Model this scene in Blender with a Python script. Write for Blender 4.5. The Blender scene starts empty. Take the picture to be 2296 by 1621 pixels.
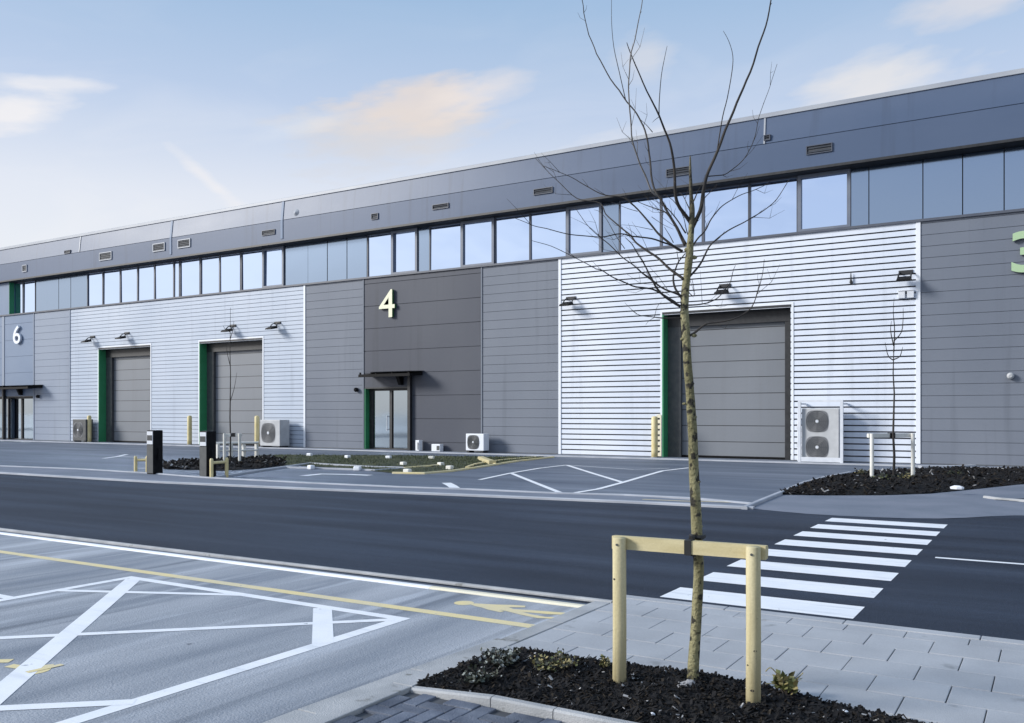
import bpy, bmesh, math, random
from mathutils import Vector, noise as mnoise
random.seed(7)
R = math.radians
C = bpy.context.scene.collection

# ------------------------------------------------------------------ camera, sky, sun, exposure
EYE = 1.6
YAW = 31.5
FPX, HOR, CX = 2000.0, 928.0, 1147.5          # focal length, horizon row and centre column of the photograph (2295 px wide)
cam_d = bpy.data.cameras.new("camera")
cam_d.sensor_width = 36.0
cam_d.lens = 36.0 * FPX / 2295.0
cam_d.shift_y = (HOR - 810.5) / 2295.0
cam_d.clip_start = 0.05
cam_d.clip_end = 6000
cam = bpy.data.objects.new("camera", cam_d)
C.objects.link(cam)
cam.location = (0, 0, EYE)
cam.rotation_euler = (R(90), 0, R(YAW))
bpy.context.scene.camera = cam

SUN_EL, SUN_AZ = 24.0, 231.0                  # azimuth clockwise from +Y: the sun stands to the left and behind
w = bpy.data.worlds.new("World")
bpy.context.scene.world = w
w.use_nodes = True
nt = w.node_tree
for n in list(nt.nodes): nt.nodes.remove(n)
def N(t, kind, **kw):
    n = t.nodes.new(kind)
    for k, v in kw.items(): setattr(n, k, v)
    return n
def L(t, a, b): t.links.new(a, b)
def M(t, op, a, b=None, c=None, clamp=False):
    n = N(t, 'ShaderNodeMath', operation=op, use_clamp=clamp)
    for i, v in enumerate((a, b, c)):
        if v is None: continue
        if isinstance(v, (int, float)): n.inputs[i].default_value = v
        else: L(t, v, n.inputs[i])
    return n.outputs[0]
def mixc(t, f, a, b, blend='MIX'):
    n = N(t, 'ShaderNodeMix', data_type='RGBA', blend_type=blend)
    for s, v in ((n.inputs[0], f), (n.inputs[6], a), (n.inputs[7], b)):
        if isinstance(v, (int, float)): s.default_value = v
        elif isinstance(v, tuple): s.default_value = (*v, 1) if len(v) == 3 else v
        else: L(t, v, s)
    return n.outputs[2]
def ramp(t, fac, stops, interp='LINEAR'):
    n = N(t, 'ShaderNodeValToRGB')
    n.color_ramp.interpolation = interp
    el = n.color_ramp.elements
    while len(el) < len(stops): el.new(0.5)
    for e, (p, c) in zip(el, stops):
        e.position = p; e.color = (*c, 1)
    L(t, fac, n.inputs[0])
    return n.outputs[0]

def build_sky():
    t = nt
    tc = N(t, 'ShaderNodeTexCoord')
    sep = N(t, 'ShaderNodeSeparateXYZ'); L(t, tc.outputs['Generated'], sep.inputs[0])
    el = M(t, 'MULTIPLY', M(t, 'ARCSINE', sep.outputs[2]), 57.2958)              # elevation, degrees
    az = M(t, 'MULTIPLY', M(t, 'ARCTAN2', sep.outputs[0], sep.outputs[1]), 57.2958)  # bearing from +Y, clockwise
    sky = N(t, 'ShaderNodeTexSky', sky_type='NISHITA', sun_disc=False)
    sky.sun_elevation = R(SUN_EL); sky.sun_rotation = R(SUN_AZ)
    sky.air_density = 1.0; sky.dust_density = 1.6; sky.ozone_density = 1.2
    band = ramp(t, M(t, 'DIVIDE', M(t, 'ADD', el, 5.0), 95.0, clamp=True), [
        (0.0, (6.2, 6.4, 6.9)), (0.115, (7.2, 7.3, 7.5)), (0.19, (6.4, 6.7, 7.4)), (0.25, (4.25, 5.15, 6.75)),
        (0.32, (2.85, 4.2, 6.05)), (0.5, (3.1, 4.3, 6.2)), (1.0, (3.5, 4.5, 6.0))])
    col = mixc(t, 0.9, sky.outputs[0], band)
    # thin high haze and streaks
    cv = N(t, 'ShaderNodeCombineXYZ')
    L(t, M(t, 'MULTIPLY', az, 0.05), cv.inputs[0]); L(t, M(t, 'MULTIPLY', M(t, 'SUBTRACT', el, M(t, 'MULTIPLY', az, 0.12)), 0.17), cv.inputs[1])
    nz = N(t, 'ShaderNodeTexNoise'); nz.inputs['Scale'].default_value = 1.6; nz.inputs['Detail'].default_value = 5; nz.inputs['Distortion'].default_value = 0.7
    L(t, cv.outputs[0], nz.inputs[0])
    f = M(t, 'MULTIPLY', M(t, 'SUBTRACT', nz.outputs[0], 0.47), 2.4, clamp=True)
    f = M(t, 'MULTIPLY', f, M(t, 'DIVIDE', M(t, 'SUBTRACT', 26.0, el), 16.0, clamp=True))
    col = mixc(t, M(t, 'MULTIPLY', f, 0.55), col, (7.4, 7.3, 7.35))
    # soft edged single clouds: bearing, elevation, half width, half height, tilt, colour, strength
    nz2 = N(t, 'ShaderNodeTexNoise'); nz2.inputs['Scale'].default_value = 2.6; nz2.inputs['Detail'].default_value = 6
    L(t, cv.outputs[0], nz2.inputs[0])
    wob = M(t, 'SUBTRACT', nz2.outputs[0], 0.5)
    nz3 = N(t, 'ShaderNodeTexNoise'); nz3.inputs['Scale'].default_value = 9; nz3.inputs['Detail'].default_value = 5
    L(t, cv.outputs[0], nz3.inputs[0])
    wob2 = M(t, 'SUBTRACT', nz3.outputs[0], 0.5)
    for (ca, ce, wa, we, tilt, c, s, sharp) in [
            (-128.0, 13.0, 34.0, 17.0, 0.0, (10.5, 10.0, 9.6), 0.9, 0.8),      # bright haze round the sun, behind the camera
            (-39.8, 17.4, 6.8, 2.3, 0.12, (5.5, 5.35, 5.4), 0.75, 1.4),
            (-38.6, 18.8, 5.0, 1.8, 0.14, (6.4, 5.65, 5.2), 0.78, 1.5),
            (-33.6, 19.8, 3.6, 1.1, 0.25, (6.9, 6.35, 6.1), 0.55, 1.1),
            (-60.6, 16.4, 3.0, 1.2, 0.22, (7.5, 7.2, 7.1), 0.75, 1.4),
            (-59.0, 18.2, 3.0, 0.5, 0.10, (7.3, 7.1, 7.1), 0.6, 1.3),
            (-50.4, 14.0, 2.2, 0.55, -0.75, (7.4, 7.1, 7.0), 0.5, 1.1),
            (-47.5, 12.0, 2.6, 0.7, -0.45, (7.4, 7.1, 7.0), 0.45, 1.1),
            (-45.0, 17.3, 4.4, 0.7, 0.30, (6.3, 6.6, 7.1), 0.35, 1.0),
            (-23.0, 21.6, 2.2, 1.7, 0.0, (6.3, 6.1, 6.1), 0.5, 1.0),
            (-24.5, 16.0, 5.0, 1.5, 0.2, (7.1, 6.8, 6.6), 0.55, 1.1),
            (-9.4, 19.0, 4.6, 1.9, 0.12, (7.1, 6.7, 6.3), 0.65, 1.1),
            (-4.0, 22.5, 4.6, 1.3, 0.15, (6.8, 6.3, 6.1), 0.55, 1.1)]:
        da = M(t, 'SUBTRACT', az, ca)
        de = M(t, 'SUBTRACT', M(t, 'SUBTRACT', el, ce), M(t, 'MULTIPLY', da, tilt))
        da = M(t, 'DIVIDE', da, wa); de = M(t, 'DIVIDE', de, we)
        d = M(t, 'SQRT', M(t, 'ADD', M(t, 'MULTIPLY', da, da), M(t, 'MULTIPLY', de, de)))
        d = M(t, 'ADD', d, M(t, 'ADD', M(t, 'MULTIPLY', wob, 1.4), M(t, 'MULTIPLY', wob2, 1.0)))
        g = M(t, 'MULTIPLY', M(t, 'SUBTRACT', 1.1, d), sharp, clamp=True)
        g = M(t, 'SMOOTH_MIN', g, 1.0, 0.4)
        col = mixc(t, M(t, 'MULTIPLY', g, s, clamp=True), col, c)
    bg = N(t, 'ShaderNodeBackground'); bg.inputs[1].default_value = 0.1
    L(t, col, bg.inputs[0])
    out = N(t, 'ShaderNodeOutputWorld'); L(t, bg.outputs[0], out.inputs[0])
build_sky()

sd = bpy.data.lights.new("sun", 'SUN')
sd.energy = 2.9; sd.angle = R(17); sd.color = (1.0, 0.975, 0.94)
sun = bpy.data.objects.new("sun", sd); C.objects.link(sun)
sv = Vector((math.sin(R(SUN_AZ)) * math.cos(R(SUN_EL)), math.cos(R(SUN_AZ)) * math.cos(R(SUN_EL)), math.sin(R(SUN_EL))))
sun.rotation_euler = sv.to_track_quat('Z', 'Y').to_euler()
sun.location = (-20, -20, 30)
vs = bpy.context.scene.view_settings
vs.view_transform = 'Standard'; vs.look = 'None'; vs.gamma = 1; vs.use_curve_mapping = False
vs.exposure = 0.36

# ------------------------------------------------------------------ measuring: photograph pixels -> points of the place
FW = Vector((-math.sin(R(YAW)), math.cos(R(YAW)), 0)); RT = Vector((math.cos(R(YAW)), math.sin(R(YAW)), 0)); UP = Vector((0, 0, 1))
def ray(x, y): return FW + RT * ((x - CX) / FPX) + UP * ((HOR - y) / FPX)
def G(x, y, z=0.0):                            # on the level z
    r = ray(x, y); t = (z - EYE) / r.z
    return Vector((r.x * t, r.y * t, z))
def P(x, y, Y):                                # on the upright plane Y
    r = ray(x, y); t = Y / r.y
    return Vector((r.x * t, Y, EYE + r.z * t))
def D(x, y, t):                                # at the distance t along the view
    r = ray(x, y)
    return Vector((r.x * t, r.y * t, EYE + r.z * t))
WY = 30.6                                      # the face of the warehouse
def WX(x, Y=WY): return P(x, HOR, Y).x

# ------------------------------------------------------------------ helpers
class MB:
    def __init__(s): s.v = []; s.f = []; s.m = []
    def face(s, pts, m=0):
        i = len(s.v); s.v += [tuple(p) for p in pts]; s.f.append(tuple(range(i, i + len(pts)))); s.m.append(m)
    def box(s, x0, x1, y0, y1, z0, z1, m=0):
        i = len(s.v)
        s.v += [(x0,y0,z0),(x1,y0,z0),(x1,y1,z0),(x0,y1,z0),(x0,y0,z1),(x1,y0,z1),(x1,y1,z1),(x0,y1,z1)]
        for q in ((3,2,1,0),(4,5,6,7),(0,1,5,4),(1,2,6,5),(2,3,7,6),(3,0,4,7)): s.f.append(tuple(i + k for k in q)); s.m.append(m)
    def prism(s, pts, z0, z1, m=0):            # a plan outline raised from z0 to z1
        n = len(pts); i = len(s.v)
        s.v += [(p[0], p[1], z0) for p in pts] + [(p[0], p[1], z1) for p in pts]
        s.f.append(tuple(i + k for k in range(n - 1, -1, -1))); s.m.append(m)
        s.f.append(tuple(i + n + k for k in range(n))); s.m.append(m)
        for k in range(n):
            j = (k + 1) % n
            s.f.append((i + k, i + j, i + n + j, i + n + k)); s.m.append(m)
    def loft(s, rings, cap=True, m=0):
        n = len(rings[0]); i = len(s.v)
        for r in rings: s.v += [tuple(p) for p in r]
        for a in range(len(rings) - 1):
            for k in range(n):
                j = (k + 1) % n
                s.f.append((i + a*n + k, i + a*n + j, i + (a+1)*n + j, i + (a+1)*n + k)); s.m.append(m)
        if cap:
            s.f.append(tuple(i + k for k in range(n - 1, -1, -1))); s.m.append(m)
            e = i + (len(rings) - 1) * n
            s.f.append(tuple(e + k for k in range(n))); s.m.append(m)
    def tube(s, pts, rad, n=8, m=0, cap=True, wob=0.0):
        pts = [Vector(p) for p in pts]
        if not isinstance(rad, (list, tuple)): rad = [rad] * len(pts)
        T = (pts[1] - pts[0]).normalized()
        U = T.orthogonal().normalized(); rings = []
        for k, p in enumerate(pts):
            a = pts[max(k - 1, 0)]; b = pts[min(k + 1, len(pts) - 1)]
            T = (b - a).normalized()
            U = (U - T * U.dot(T)).normalized(); V = T.cross(U)
            rings.append([p + (U * math.cos(2*math.pi*q/n) + V * math.sin(2*math.pi*q/n)) * rad[k] * (1 + wob * mnoise.noise(p * 14 + Vector((q, 0, 0)))) for q in range(n)])
        s.loft(rings, cap, m)
    def ribbon(s, pts, wd, z, m=0):            # a flat painted line of constant width along plan points
        pts = [Vector((p[0], p[1], 0)) for p in pts]
        Lf, Rt = [], []
        for k, p in enumerate(pts):
            a = pts[max(k - 1, 0)]; b = pts[min(k + 1, len(pts) - 1)]
            t = (b - a).normalized(); nn = Vector((-t.y, t.x, 0)) * wd / 2
            Lf.append(p + nn); Rt.append(p - nn)
        for k in range(len(pts) - 1):
            s.face([(Rt[k].x, Rt[k].y, z), (Rt[k+1].x, Rt[k+1].y, z), (Lf[k+1].x, Lf[k+1].y, z), (Lf[k].x, Lf[k].y, z)], m)
    def kerb(s, pts, wd, z0, z1, m=0):
        pts = [Vector((p[0], p[1], 0)) for p in pts]; rings = []
        for k, p in enumerate(pts):
            a = pts[max(k - 1, 0)]; b = pts[min(k + 1, len(pts) - 1)]
            t = (b - a).normalized(); nn = Vector((-t.y, t.x, 0)) * wd / 2
            c = 0.18 * wd
            e = nn * (1 - 2 * c / wd)
            rings.append([(p.x - nn.x, p.y - nn.y, z0), (p.x + nn.x, p.y + nn.y, z0), (p.x + nn.x, p.y + nn.y, z1 - 0.012), (p.x + e.x, p.y + e.y, z1), (p.x - e.x, p.y - e.y, z1), (p.x - nn.x, p.y - nn.y, z1 - 0.012)])
        s.loft(rings, True, m)
    def build(s, name, mats, parent=None, smooth=False, bevel=0.0, loc=None):
        me = bpy.data.meshes.new(name)
        top = parent
        while top is not None and top.parent is not None: top = top.parent
        o0 = Vector(top.location) if top is not None else Vector((0, 0, 0))   # a thing's meshes are kept relative to its base
        me.from_pydata([(v[0] - o0.x, v[1] - o0.y, v[2] - o0.z) for v in s.v], [], s.f)
        if not isinstance(mats, (list, tuple)): mats = [mats]
        for q in mats: me.materials.append(q)
        for p, q in zip(me.polygons, s.m): p.material_index = q; p.use_smooth = smooth
        me.update()
        o = bpy.data.objects.new(name, me); C.objects.link(o)
        if bevel:
            bm = bmesh.new(); bm.from_mesh(me)
            bmesh.ops.remove_doubles(bm, verts=bm.verts, dist=1e-5)
            bmesh.ops.bevel(bm, geom=[e for e in bm.edges if len(e.link_faces) == 2 and e.calc_face_angle(0) > 0.6], offset=bevel, segments=2, affect='EDGES', profile=0.6)
            bm.to_mesh(me); bm.free()
        if parent is not None: o.parent = parent
        return o
def tag(o, label, cat, group=None):
    o['label'] = label; o['category'] = cat
    if group: o['group'] = group
    return o
def thing(name, label, cat, loc=(0, 0, 0), group=None):
    o = bpy.data.objects.new(name, None); C.objects.link(o); o.location = loc; o.empty_display_size = 0.2
    return tag(o, label, cat, group)
def struct(o, kind='structure'): o['kind'] = kind; return o
def copy_tree(o, parent=None):
    c = o.copy(); C.objects.link(c)
    if parent is not None: c.parent = parent
    for ch in [q for q in bpy.data.objects if q.parent == o]: copy_tree(ch, c)
    return c

# ------------------------------------------------------------------ materials
def mat(name, c1, c2=None, rough=0.6, metal=0.0, scale=4.0, stretch=(1, 1, 1), detail=4, lo=0.35, hi=0.65, bump=0.0, bscale=60, spec=0.5, spots=None, coord='pos', fine=0.0, fscale=180, rvar=0.0, island=0.0, streak=None):
    m = bpy.data.materials.new(name); m.use_nodes = True
    t = m.node_tree; b = t.nodes['Principled BSDF']
    b.inputs['Roughness'].default_value = rough; b.inputs['Metallic'].default_value = metal
    b.inputs['Specular IOR Level'].default_value = spec
    if coord == 'pos':
        src = N(t, 'ShaderNodeNewGeometry').outputs['Position']
    else:
        src = N(t, 'ShaderNodeTexCoord').outputs['Object']
    mp = N(t, 'ShaderNodeMapping'); mp.inputs['Scale'].default_value = stretch; L(t, src, mp.inputs[0])
    col = None
    if c2 is not None:
        nz = N(t, 'ShaderNodeTexNoise'); nz.inputs['Scale'].default_value = scale; nz.inputs['Detail'].default_value = detail
        L(t, mp.outputs[0], nz.inputs[0])
        col = ramp(t, nz.outputs[0], [(lo, c1), (hi, c2)])
        if rvar:
            L(t, M(t, 'ADD', M(t, 'MULTIPLY', M(t, 'SUBTRACT', nz.outputs[0], 0.5), rvar), rough), b.inputs['Roughness'])
    if fine:
        nf = N(t, 'ShaderNodeTexNoise'); nf.inputs['Scale'].default_value = fscale; nf.inputs['Detail'].default_value = 2
        L(t, src, nf.inputs[0])
        k = M(t, 'ADD', M(t, 'MULTIPLY', M(t, 'SUBTRACT', nf.outputs[0], 0.5), fine * 2), 1.0)
        cc = N(t, 'ShaderNodeCombineColor'); 
        for q in range(3): L(t, k, cc.inputs[q])
        col = mixc(t, 1.0, col if col is not None else c1, cc.outputs[0], 'MULTIPLY')
    if island:
        k = M(t, 'ADD', M(t, 'MULTIPLY', M(t, 'SUBTRACT', N(t, 'ShaderNodeNewGeometry').outputs['Random Per Island'], 0.5), island * 2), 1.0)
        cc = N(t, 'ShaderNodeCombineColor')
        for q in range(3): L(t, k, cc.inputs[q])
        col = mixc(t, 1.0, col if col is not None else c1, cc.outputs[0], 'MULTIPLY')
    for (c3, sst, ssc, th, gain, amt) in (streak or []):   # long worn streaks or run marks
        m2 = N(t, 'ShaderNodeMapping'); m2.inputs['Scale'].default_value = sst; L(t, src, m2.inputs[0])
        ns = N(t, 'ShaderNodeTexNoise'); ns.inputs['Scale'].default_value = ssc; ns.inputs['Detail'].default_value = 6; ns.inputs['Distortion'].default_value = 0.25
        L(t, m2.outputs[0], ns.inputs[0])
        col = mixc(t, M(t, 'MULTIPLY', M(t, 'MULTIPLY', M(t, 'SUBTRACT', ns.outputs[0], th), gain, clamp=True), amt), col if col is not None else c1, c3)
    if spots:                                   # stains: colour, scale, threshold
        c3, ss, th = spots
        nv = N(t, 'ShaderNodeTexNoise'); nv.inputs['Scale'].default_value = ss; nv.inputs['Detail'].default_value = 3
        L(t, src, nv.inputs[0])
        col = mixc(t, M(t, 'MULTIPLY', M(t, 'SUBTRACT', nv.outputs[0], th), 14.0, clamp=True), col if col is not None else c1, c3)
    if col is None: b.inputs['Base Color'].default_value = (*c1, 1)
    else: L(t, col, b.inputs['Base Color'])
    if bump:
        nb = N(t, 'ShaderNodeTexNoise'); nb.inputs['Scale'].default_value = bscale; nb.inputs['Detail'].default_value = 3
        L(t, src, nb.inputs[0])
        bp = N(t, 'ShaderNodeBump'); bp.inputs['Strength'].default_value = bump; bp.inputs['Distance'].default_value = 0.02
        L(t, nb.outputs[0], bp.inputs['Height']); L(t, bp.outputs[0], b.inputs['Normal'])
    return m
MT = dict(
    apron=mat('apron_asphalt', (.075,.098,.14), (.135,.16,.205), 0.6, scale=0.5, stretch=(.35, 1.6, 1), detail=6, bump=.25, bscale=90, fine=.3, fscale=60,
        streak=[((.24,.27,.33), (.09, 1.1, 1), 1.2, .56, 7, .5), ((.045,.058,.085), (.10, 1.0, 1), 1.0, .57, 7, .5)]),
    carpark=mat('carpark_asphalt', (.185,.21,.25), (.40,.42,.455), 0.6, scale=1.1, stretch=(1.8, .22, 1), detail=7, lo=.3, hi=.68, bump=.4, bscale=80, fine=.2, fscale=55, spots=((.07,.075,.09), 4.2, .715),
        streak=[((.52,.55,.60), (2.6, .16, 1), 1.7, .56, 9, .62), ((.085,.10,.125), (3.2, .13, 1), 1.3, .565, 8, .6)]),
    road=mat('road_asphalt', (.013,.019,.034), (.030,.042,.068), 0.68, spec=.3, scale=0.9, stretch=(.22, 1.7, 1), detail=6, bump=.5, bscale=80, fine=.6, fscale=48,
        streak=[((.065,.082,.118), (.10, 2.2, 1), 1.1, .56, 7, .28)], spots=((.012,.013,.018), 2.1, .73)),
    path=mat('path_asphalt', (.15,.175,.22), (.20,.22,.27), 0.75, scale=0.9, detail=5, bump=.25, bscale=130, fine=.22, fscale=110),
    white=mat('white_road_paint', (.87,.88,.90), (.76,.79,.83), 0.6, scale=3.0, detail=6, lo=.45, hi=.8, fine=.12, fscale=110, streak=[((.45,.48,.53), (.5, 5.0, 1), 2.2, .56, 6, .42)], spots=((.30,.32,.36), 11.0, .70)),
    cream=mat('cream_road_paint', (.80,.74,.56), (.74,.70,.56), 0.65, scale=3.0, detail=6, fine=.12, fscale=90),
    yellow=mat('yellow_road_paint', (.78,.65,.33), (.68,.60,.40), 0.65, scale=3.0, detail=6, fine=.12, fscale=90, spots=((.30,.32,.36), 14.0, .69)),
    kerb=mat('kerb_concrete', (.31,.32,.33), (.46,.465,.47), 0.8, scale=2.5, detail=6, bump=.35, bscale=120, fine=.16, fscale=120, spots=((.20,.20,.19), 6.0, .64)),
    kerb2=mat('far_kerb_concrete', (.34,.36,.40), (.45,.47,.51), 0.8, scale=1.2, detail=6, fine=.12, fscale=60),
    slab=mat('flag_concrete', (.35,.363,.385), (.43,.443,.465), 0.7, scale=1.7, detail=6, bump=.25, bscale=140, fine=.14, fscale=90, spots=((.25,.26,.27), 4.0, .67), island=.05),
    joint=mat('joint_sand', (.05,.055,.065), (.08,.085,.095), 0.9, scale=8),
    block=mat('paving_block', (.065,.08,.115), (.15,.17,.215), 0.7, scale=5.0, detail=5, bump=.5, bscale=110, fine=.3, fscale=200, island=.22),
    mulch=mat('bark_mulch', (.006,.006,.007), (.022,.021,.021), 0.9, scale=24, detail=4, bump=.9, bscale=60, spec=.2),
    chipd=mat('bark_chip_dark', (.006,.006,.007), (.020,.019,.020), 0.85, scale=20, spec=.2),
    chipb=mat('bark_chip_brown', (.014,.011,.009), (.045,.036,.027), 0.85, scale=30, spec=.2),
    chipl=mat('bark_chip_pale', (.22,.22,.23), (.42,.42,.42), 0.8, scale=20),
    soil=mat('grass_turf', (.020,.030,.012), (.058,.068,.030), 0.9, scale=1.6, detail=6, lo=.35, hi=.7, bump=.8, bscale=20),
    blade=mat('grass_blade', (.030,.052,.016), (.085,.095,.04), 0.7, scale=0.9, detail=3),
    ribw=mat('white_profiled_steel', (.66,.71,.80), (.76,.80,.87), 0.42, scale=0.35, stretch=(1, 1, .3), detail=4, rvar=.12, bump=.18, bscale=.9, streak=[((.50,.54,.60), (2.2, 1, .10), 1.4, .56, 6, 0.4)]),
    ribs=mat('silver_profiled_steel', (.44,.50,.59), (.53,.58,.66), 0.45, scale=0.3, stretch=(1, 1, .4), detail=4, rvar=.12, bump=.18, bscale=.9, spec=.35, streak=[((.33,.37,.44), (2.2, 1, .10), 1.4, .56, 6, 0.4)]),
    trimw=mat('white_flashing', (.76,.79,.84), (.80,.82,.86), 0.4, scale=1),
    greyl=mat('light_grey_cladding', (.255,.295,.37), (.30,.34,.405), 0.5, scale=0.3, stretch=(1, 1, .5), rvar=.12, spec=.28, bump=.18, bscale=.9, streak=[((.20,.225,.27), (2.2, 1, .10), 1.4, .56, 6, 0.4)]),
    greym=mat('mid_grey_cladding', (.155,.175,.215), (.185,.205,.245), 0.5, scale=0.3, stretch=(1, 1, .5), rvar=.12, spec=.28, bump=.18, bscale=.9, streak=[((.115,.13,.16), (2.2, 1, .10), 1.4, .56, 6, 0.45)]),
    greyd=mat('dark_grey_cladding', (.066,.073,.096), (.084,.091,.112), 0.5, scale=0.3, stretch=(1, 1, .5), rvar=.12, spec=.28, bump=.18, bscale=.9, streak=[((.05,.055,.068), (2.2, 1, .10), 1.4, .56, 6, 0.45)]),
    bluel=mat('blue_grey_cladding', (.17,.225,.325), (.205,.26,.355), 0.5, scale=0.3, rvar=.12, spec=.28, bump=.18, bscale=.9),
    fascia=mat('fascia_steel', (.080,.114,.186), (.100,.135,.21), 0.42, scale=0.25, stretch=(.5, 1, 1.5), rvar=.14, spec=.32, bump=.2, bscale=.8, streak=[((.055,.072,.11), (2.2, 1, .10), 1.4, .56, 6, 0.4)]),
    eave=mat('eaves_trim', (.33,.35,.39), (.40,.42,.45), 0.4, scale=0.6),
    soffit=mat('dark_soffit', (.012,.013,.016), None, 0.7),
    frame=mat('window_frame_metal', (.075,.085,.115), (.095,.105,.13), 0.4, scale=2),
    framel=mat('opening_frame_metal', (.14,.16,.21), (.17,.19,.23), 0.4, scale=2),
    green=mat('green_reveal', (.03,.235,.095), (.037,.265,.115), 0.5, scale=1.5),
    shut=mat('sectional_door_grey', (.172,.187,.21), (.192,.207,.23), 0.45, scale=0.5, stretch=(1, 1, .4), rvar=.1, bump=.18, bscale=1.1, streak=[((.15,.157,.17), (2.2, 1, .10), 1.4, .56, 6, .22)]),
    dark=mat('dark_metal', (.014,.015,.018), (.026,.027,.03), 0.45, scale=6),
    black=mat('black_plastic', (.004,.004,.005), (.009,.009,.010), 0.6, scale=9, spec=.15),
    anth=mat('anthracite_metal', (.055,.06,.065), (.08,.085,.085), 0.45, scale=5),
    louvre=mat('louvre_metal', (.03,.035,.045), (.05,.055,.065), 0.5, scale=4),
    pale=mat('pale_metal', (.60,.63,.68), (.70,.72,.76), 0.45, scale=4),
    acbody=mat('ac_casing', (.42,.43,.44), (.50,.51,.52), 0.5, scale=3),
    acgrille=mat('ac_grille', (.13,.135,.15), (.20,.205,.215), 0.55, scale=22),
    boll=mat('yellow_bollard_paint', (.64,.53,.25), (.70,.60,.33), 0.5, scale=5, fine=.08, fscale=40),
    timber=mat('pale_timber', (.47,.405,.225), (.60,.53,.325), 0.7, scale=5.0, stretch=(6, 6, .5), detail=6, lo=.3, hi=.7, bump=.10, bscale=60, fine=.14, fscale=90, streak=[((.25,.19,.09), (30, 30, .8), 1.2, .57, 6, .5)], spots=((.07,.05,.025), 15.0, .735)),
    timberh=mat('pale_timber_rail', (.50,.42,.22), (.62,.54,.32), 0.7, scale=5.0, stretch=(.6, 5, 5), detail=6, lo=.3, hi=.7, bump=.10, bscale=60, fine=.10, fscale=140, streak=[((.31,.24,.12), (.8, 34, 34), 1.2, .60, 7, .35)], spots=((.09,.06,.03), 12.0, .74)),
    timberw=mat('whitened_timber', (.66,.65,.60), (.78,.77,.72), 0.75, scale=5, fine=.1),
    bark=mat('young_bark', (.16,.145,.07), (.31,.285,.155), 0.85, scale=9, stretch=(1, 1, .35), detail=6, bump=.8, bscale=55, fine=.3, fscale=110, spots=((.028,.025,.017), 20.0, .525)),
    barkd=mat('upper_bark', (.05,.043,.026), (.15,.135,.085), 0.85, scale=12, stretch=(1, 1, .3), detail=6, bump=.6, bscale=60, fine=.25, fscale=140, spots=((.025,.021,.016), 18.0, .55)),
    twig=mat('twig_bark', (.016,.014,.013), (.048,.040,.034), 0.8, scale=9, detail=4),
    twigl=mat('pale_twig_bark', (.17,.155,.14), (.27,.25,.235), 0.8, scale=9),
    strap=mat('rubber_strap', (.010,.010,.011), None, 0.6),
    leafg=mat('leaf_olive', (.06,.075,.02), (.16,.165,.06), 0.6, scale=16),
    leafd=mat('leaf_dry', (.21,.17,.06), (.33,.29,.14), 0.7, scale=14),
    leafw=mat('leaf_silver', (.09,.11,.09), (.42,.45,.46), 0.6, scale=12),
    leafk=mat('leaf_dark', (.012,.016,.010), (.04,.045,.025), 0.6, scale=14),
    stone=mat('pale_stone', (.20,.20,.21), (.36,.36,.37), 0.85, scale=20, bump=.5, bscale=50),
    creamf=mat('sign_face_cream', (.80,.79,.58), None, 0.45),
    greenf=mat('sign_face_green', (.40,.55,.33), None, 0.45),
    whitef=mat('sign_face_white', (.82,.84,.88), None, 0.45),
    signg=mat('sign_return_green', (.045,.16,.05), None, 0.5),
    signd=mat('sign_return_grey', (.16,.17,.20), None, 0.5),
    signw=mat('sign_return_white', (.70,.73,.80), None, 0.5),
    lens=mat('lamp_lens', (.30,.32,.35), None, 0.15),
    screen=mat('charger_screen', (.02,.025,.03), None, 0.15),
)
def mirror_glass(name, col, rough=0.03, darkmix=0.0):
    m = bpy.data.materials.new(name); m.use_nodes = True
    t = m.node_tree; b = t.nodes['Principled BSDF']
    b.inputs['Metallic'].default_value = 1.0 - darkmix
    b.inputs['Roughness'].default_value = rough
    b.inputs['Base Color'].default_value = (*col, 1)
    nb = N(t, 'ShaderNodeTexNoise'); nb.inputs['Scale'].default_value = 0.55; nb.inputs['Detail'].default_value = 1
    L(t, N(t, 'ShaderNodeNewGeometry').outputs['Position'], nb.inputs[0])
    bp = N(t, 'ShaderNodeBump'); bp.inputs['Strength'].default_value = 0.12; bp.inputs['Distance'].default_value = 0.05
    L(t, nb.outputs[0], bp.inputs['Height']); L(t, bp.outputs[0], b.inputs['Normal'])
    return m
MT['glass'] = mirror_glass('mirror_window_glass', (.52, .655, .90))
MT['infill'] = mirror_glass('spandrel_glass', (.27, .355, .49), 0.14)
MT['dglass'] = mirror_glass('door_glass', (.32, .385, .45), 0.05)
MT['cglass'] = mat('canopy_glass', (.03, .035, .045), None, 0.12)

# ------------------------------------------------------------------ ground
def sheet(name, pts, z, m):
    b = MB(); b.face([(p[0], p[1], z) for p in pts]); return struct(b.build(name, m))
sheet('ground', [(-2500, -2500), (2500, -2500), (2500, 2500), (-2500, 2500)], 0.0, MT['apron'])
ROAD0 = 6.76
far_px = [(0,1062),(180,1073),(350,1083),(700,1099),(1050,1113),(1400,1128),(1690,1142)]
far = [G(*p) for p in far_px]
road_far_r = [G(1790,1152), G(1870,1157), G(2010,1163), G(2130,1164), G(2210,1159), G(2295,1156)]
b = MB()
edge = [Vector((-150, far[0].y - 3.0, 0))] + far + road_far_r + [Vector((40, road_far_r[-1].y + 1.5, 0))]
for a, c in zip(edge[:-1], edge[1:]):
    b.face([(a.x, ROAD0, .006), (c.x, ROAD0, .006), (c.x, c.y, .006), (a.x, a.y, .006)])
struct(b.build('road', MT['road']))
sheet('car_park', [(-120, -30), (-3.32, -30), (-3.32, 6.62), (-120, 6.62)], .005, MT['carpark'])
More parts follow.
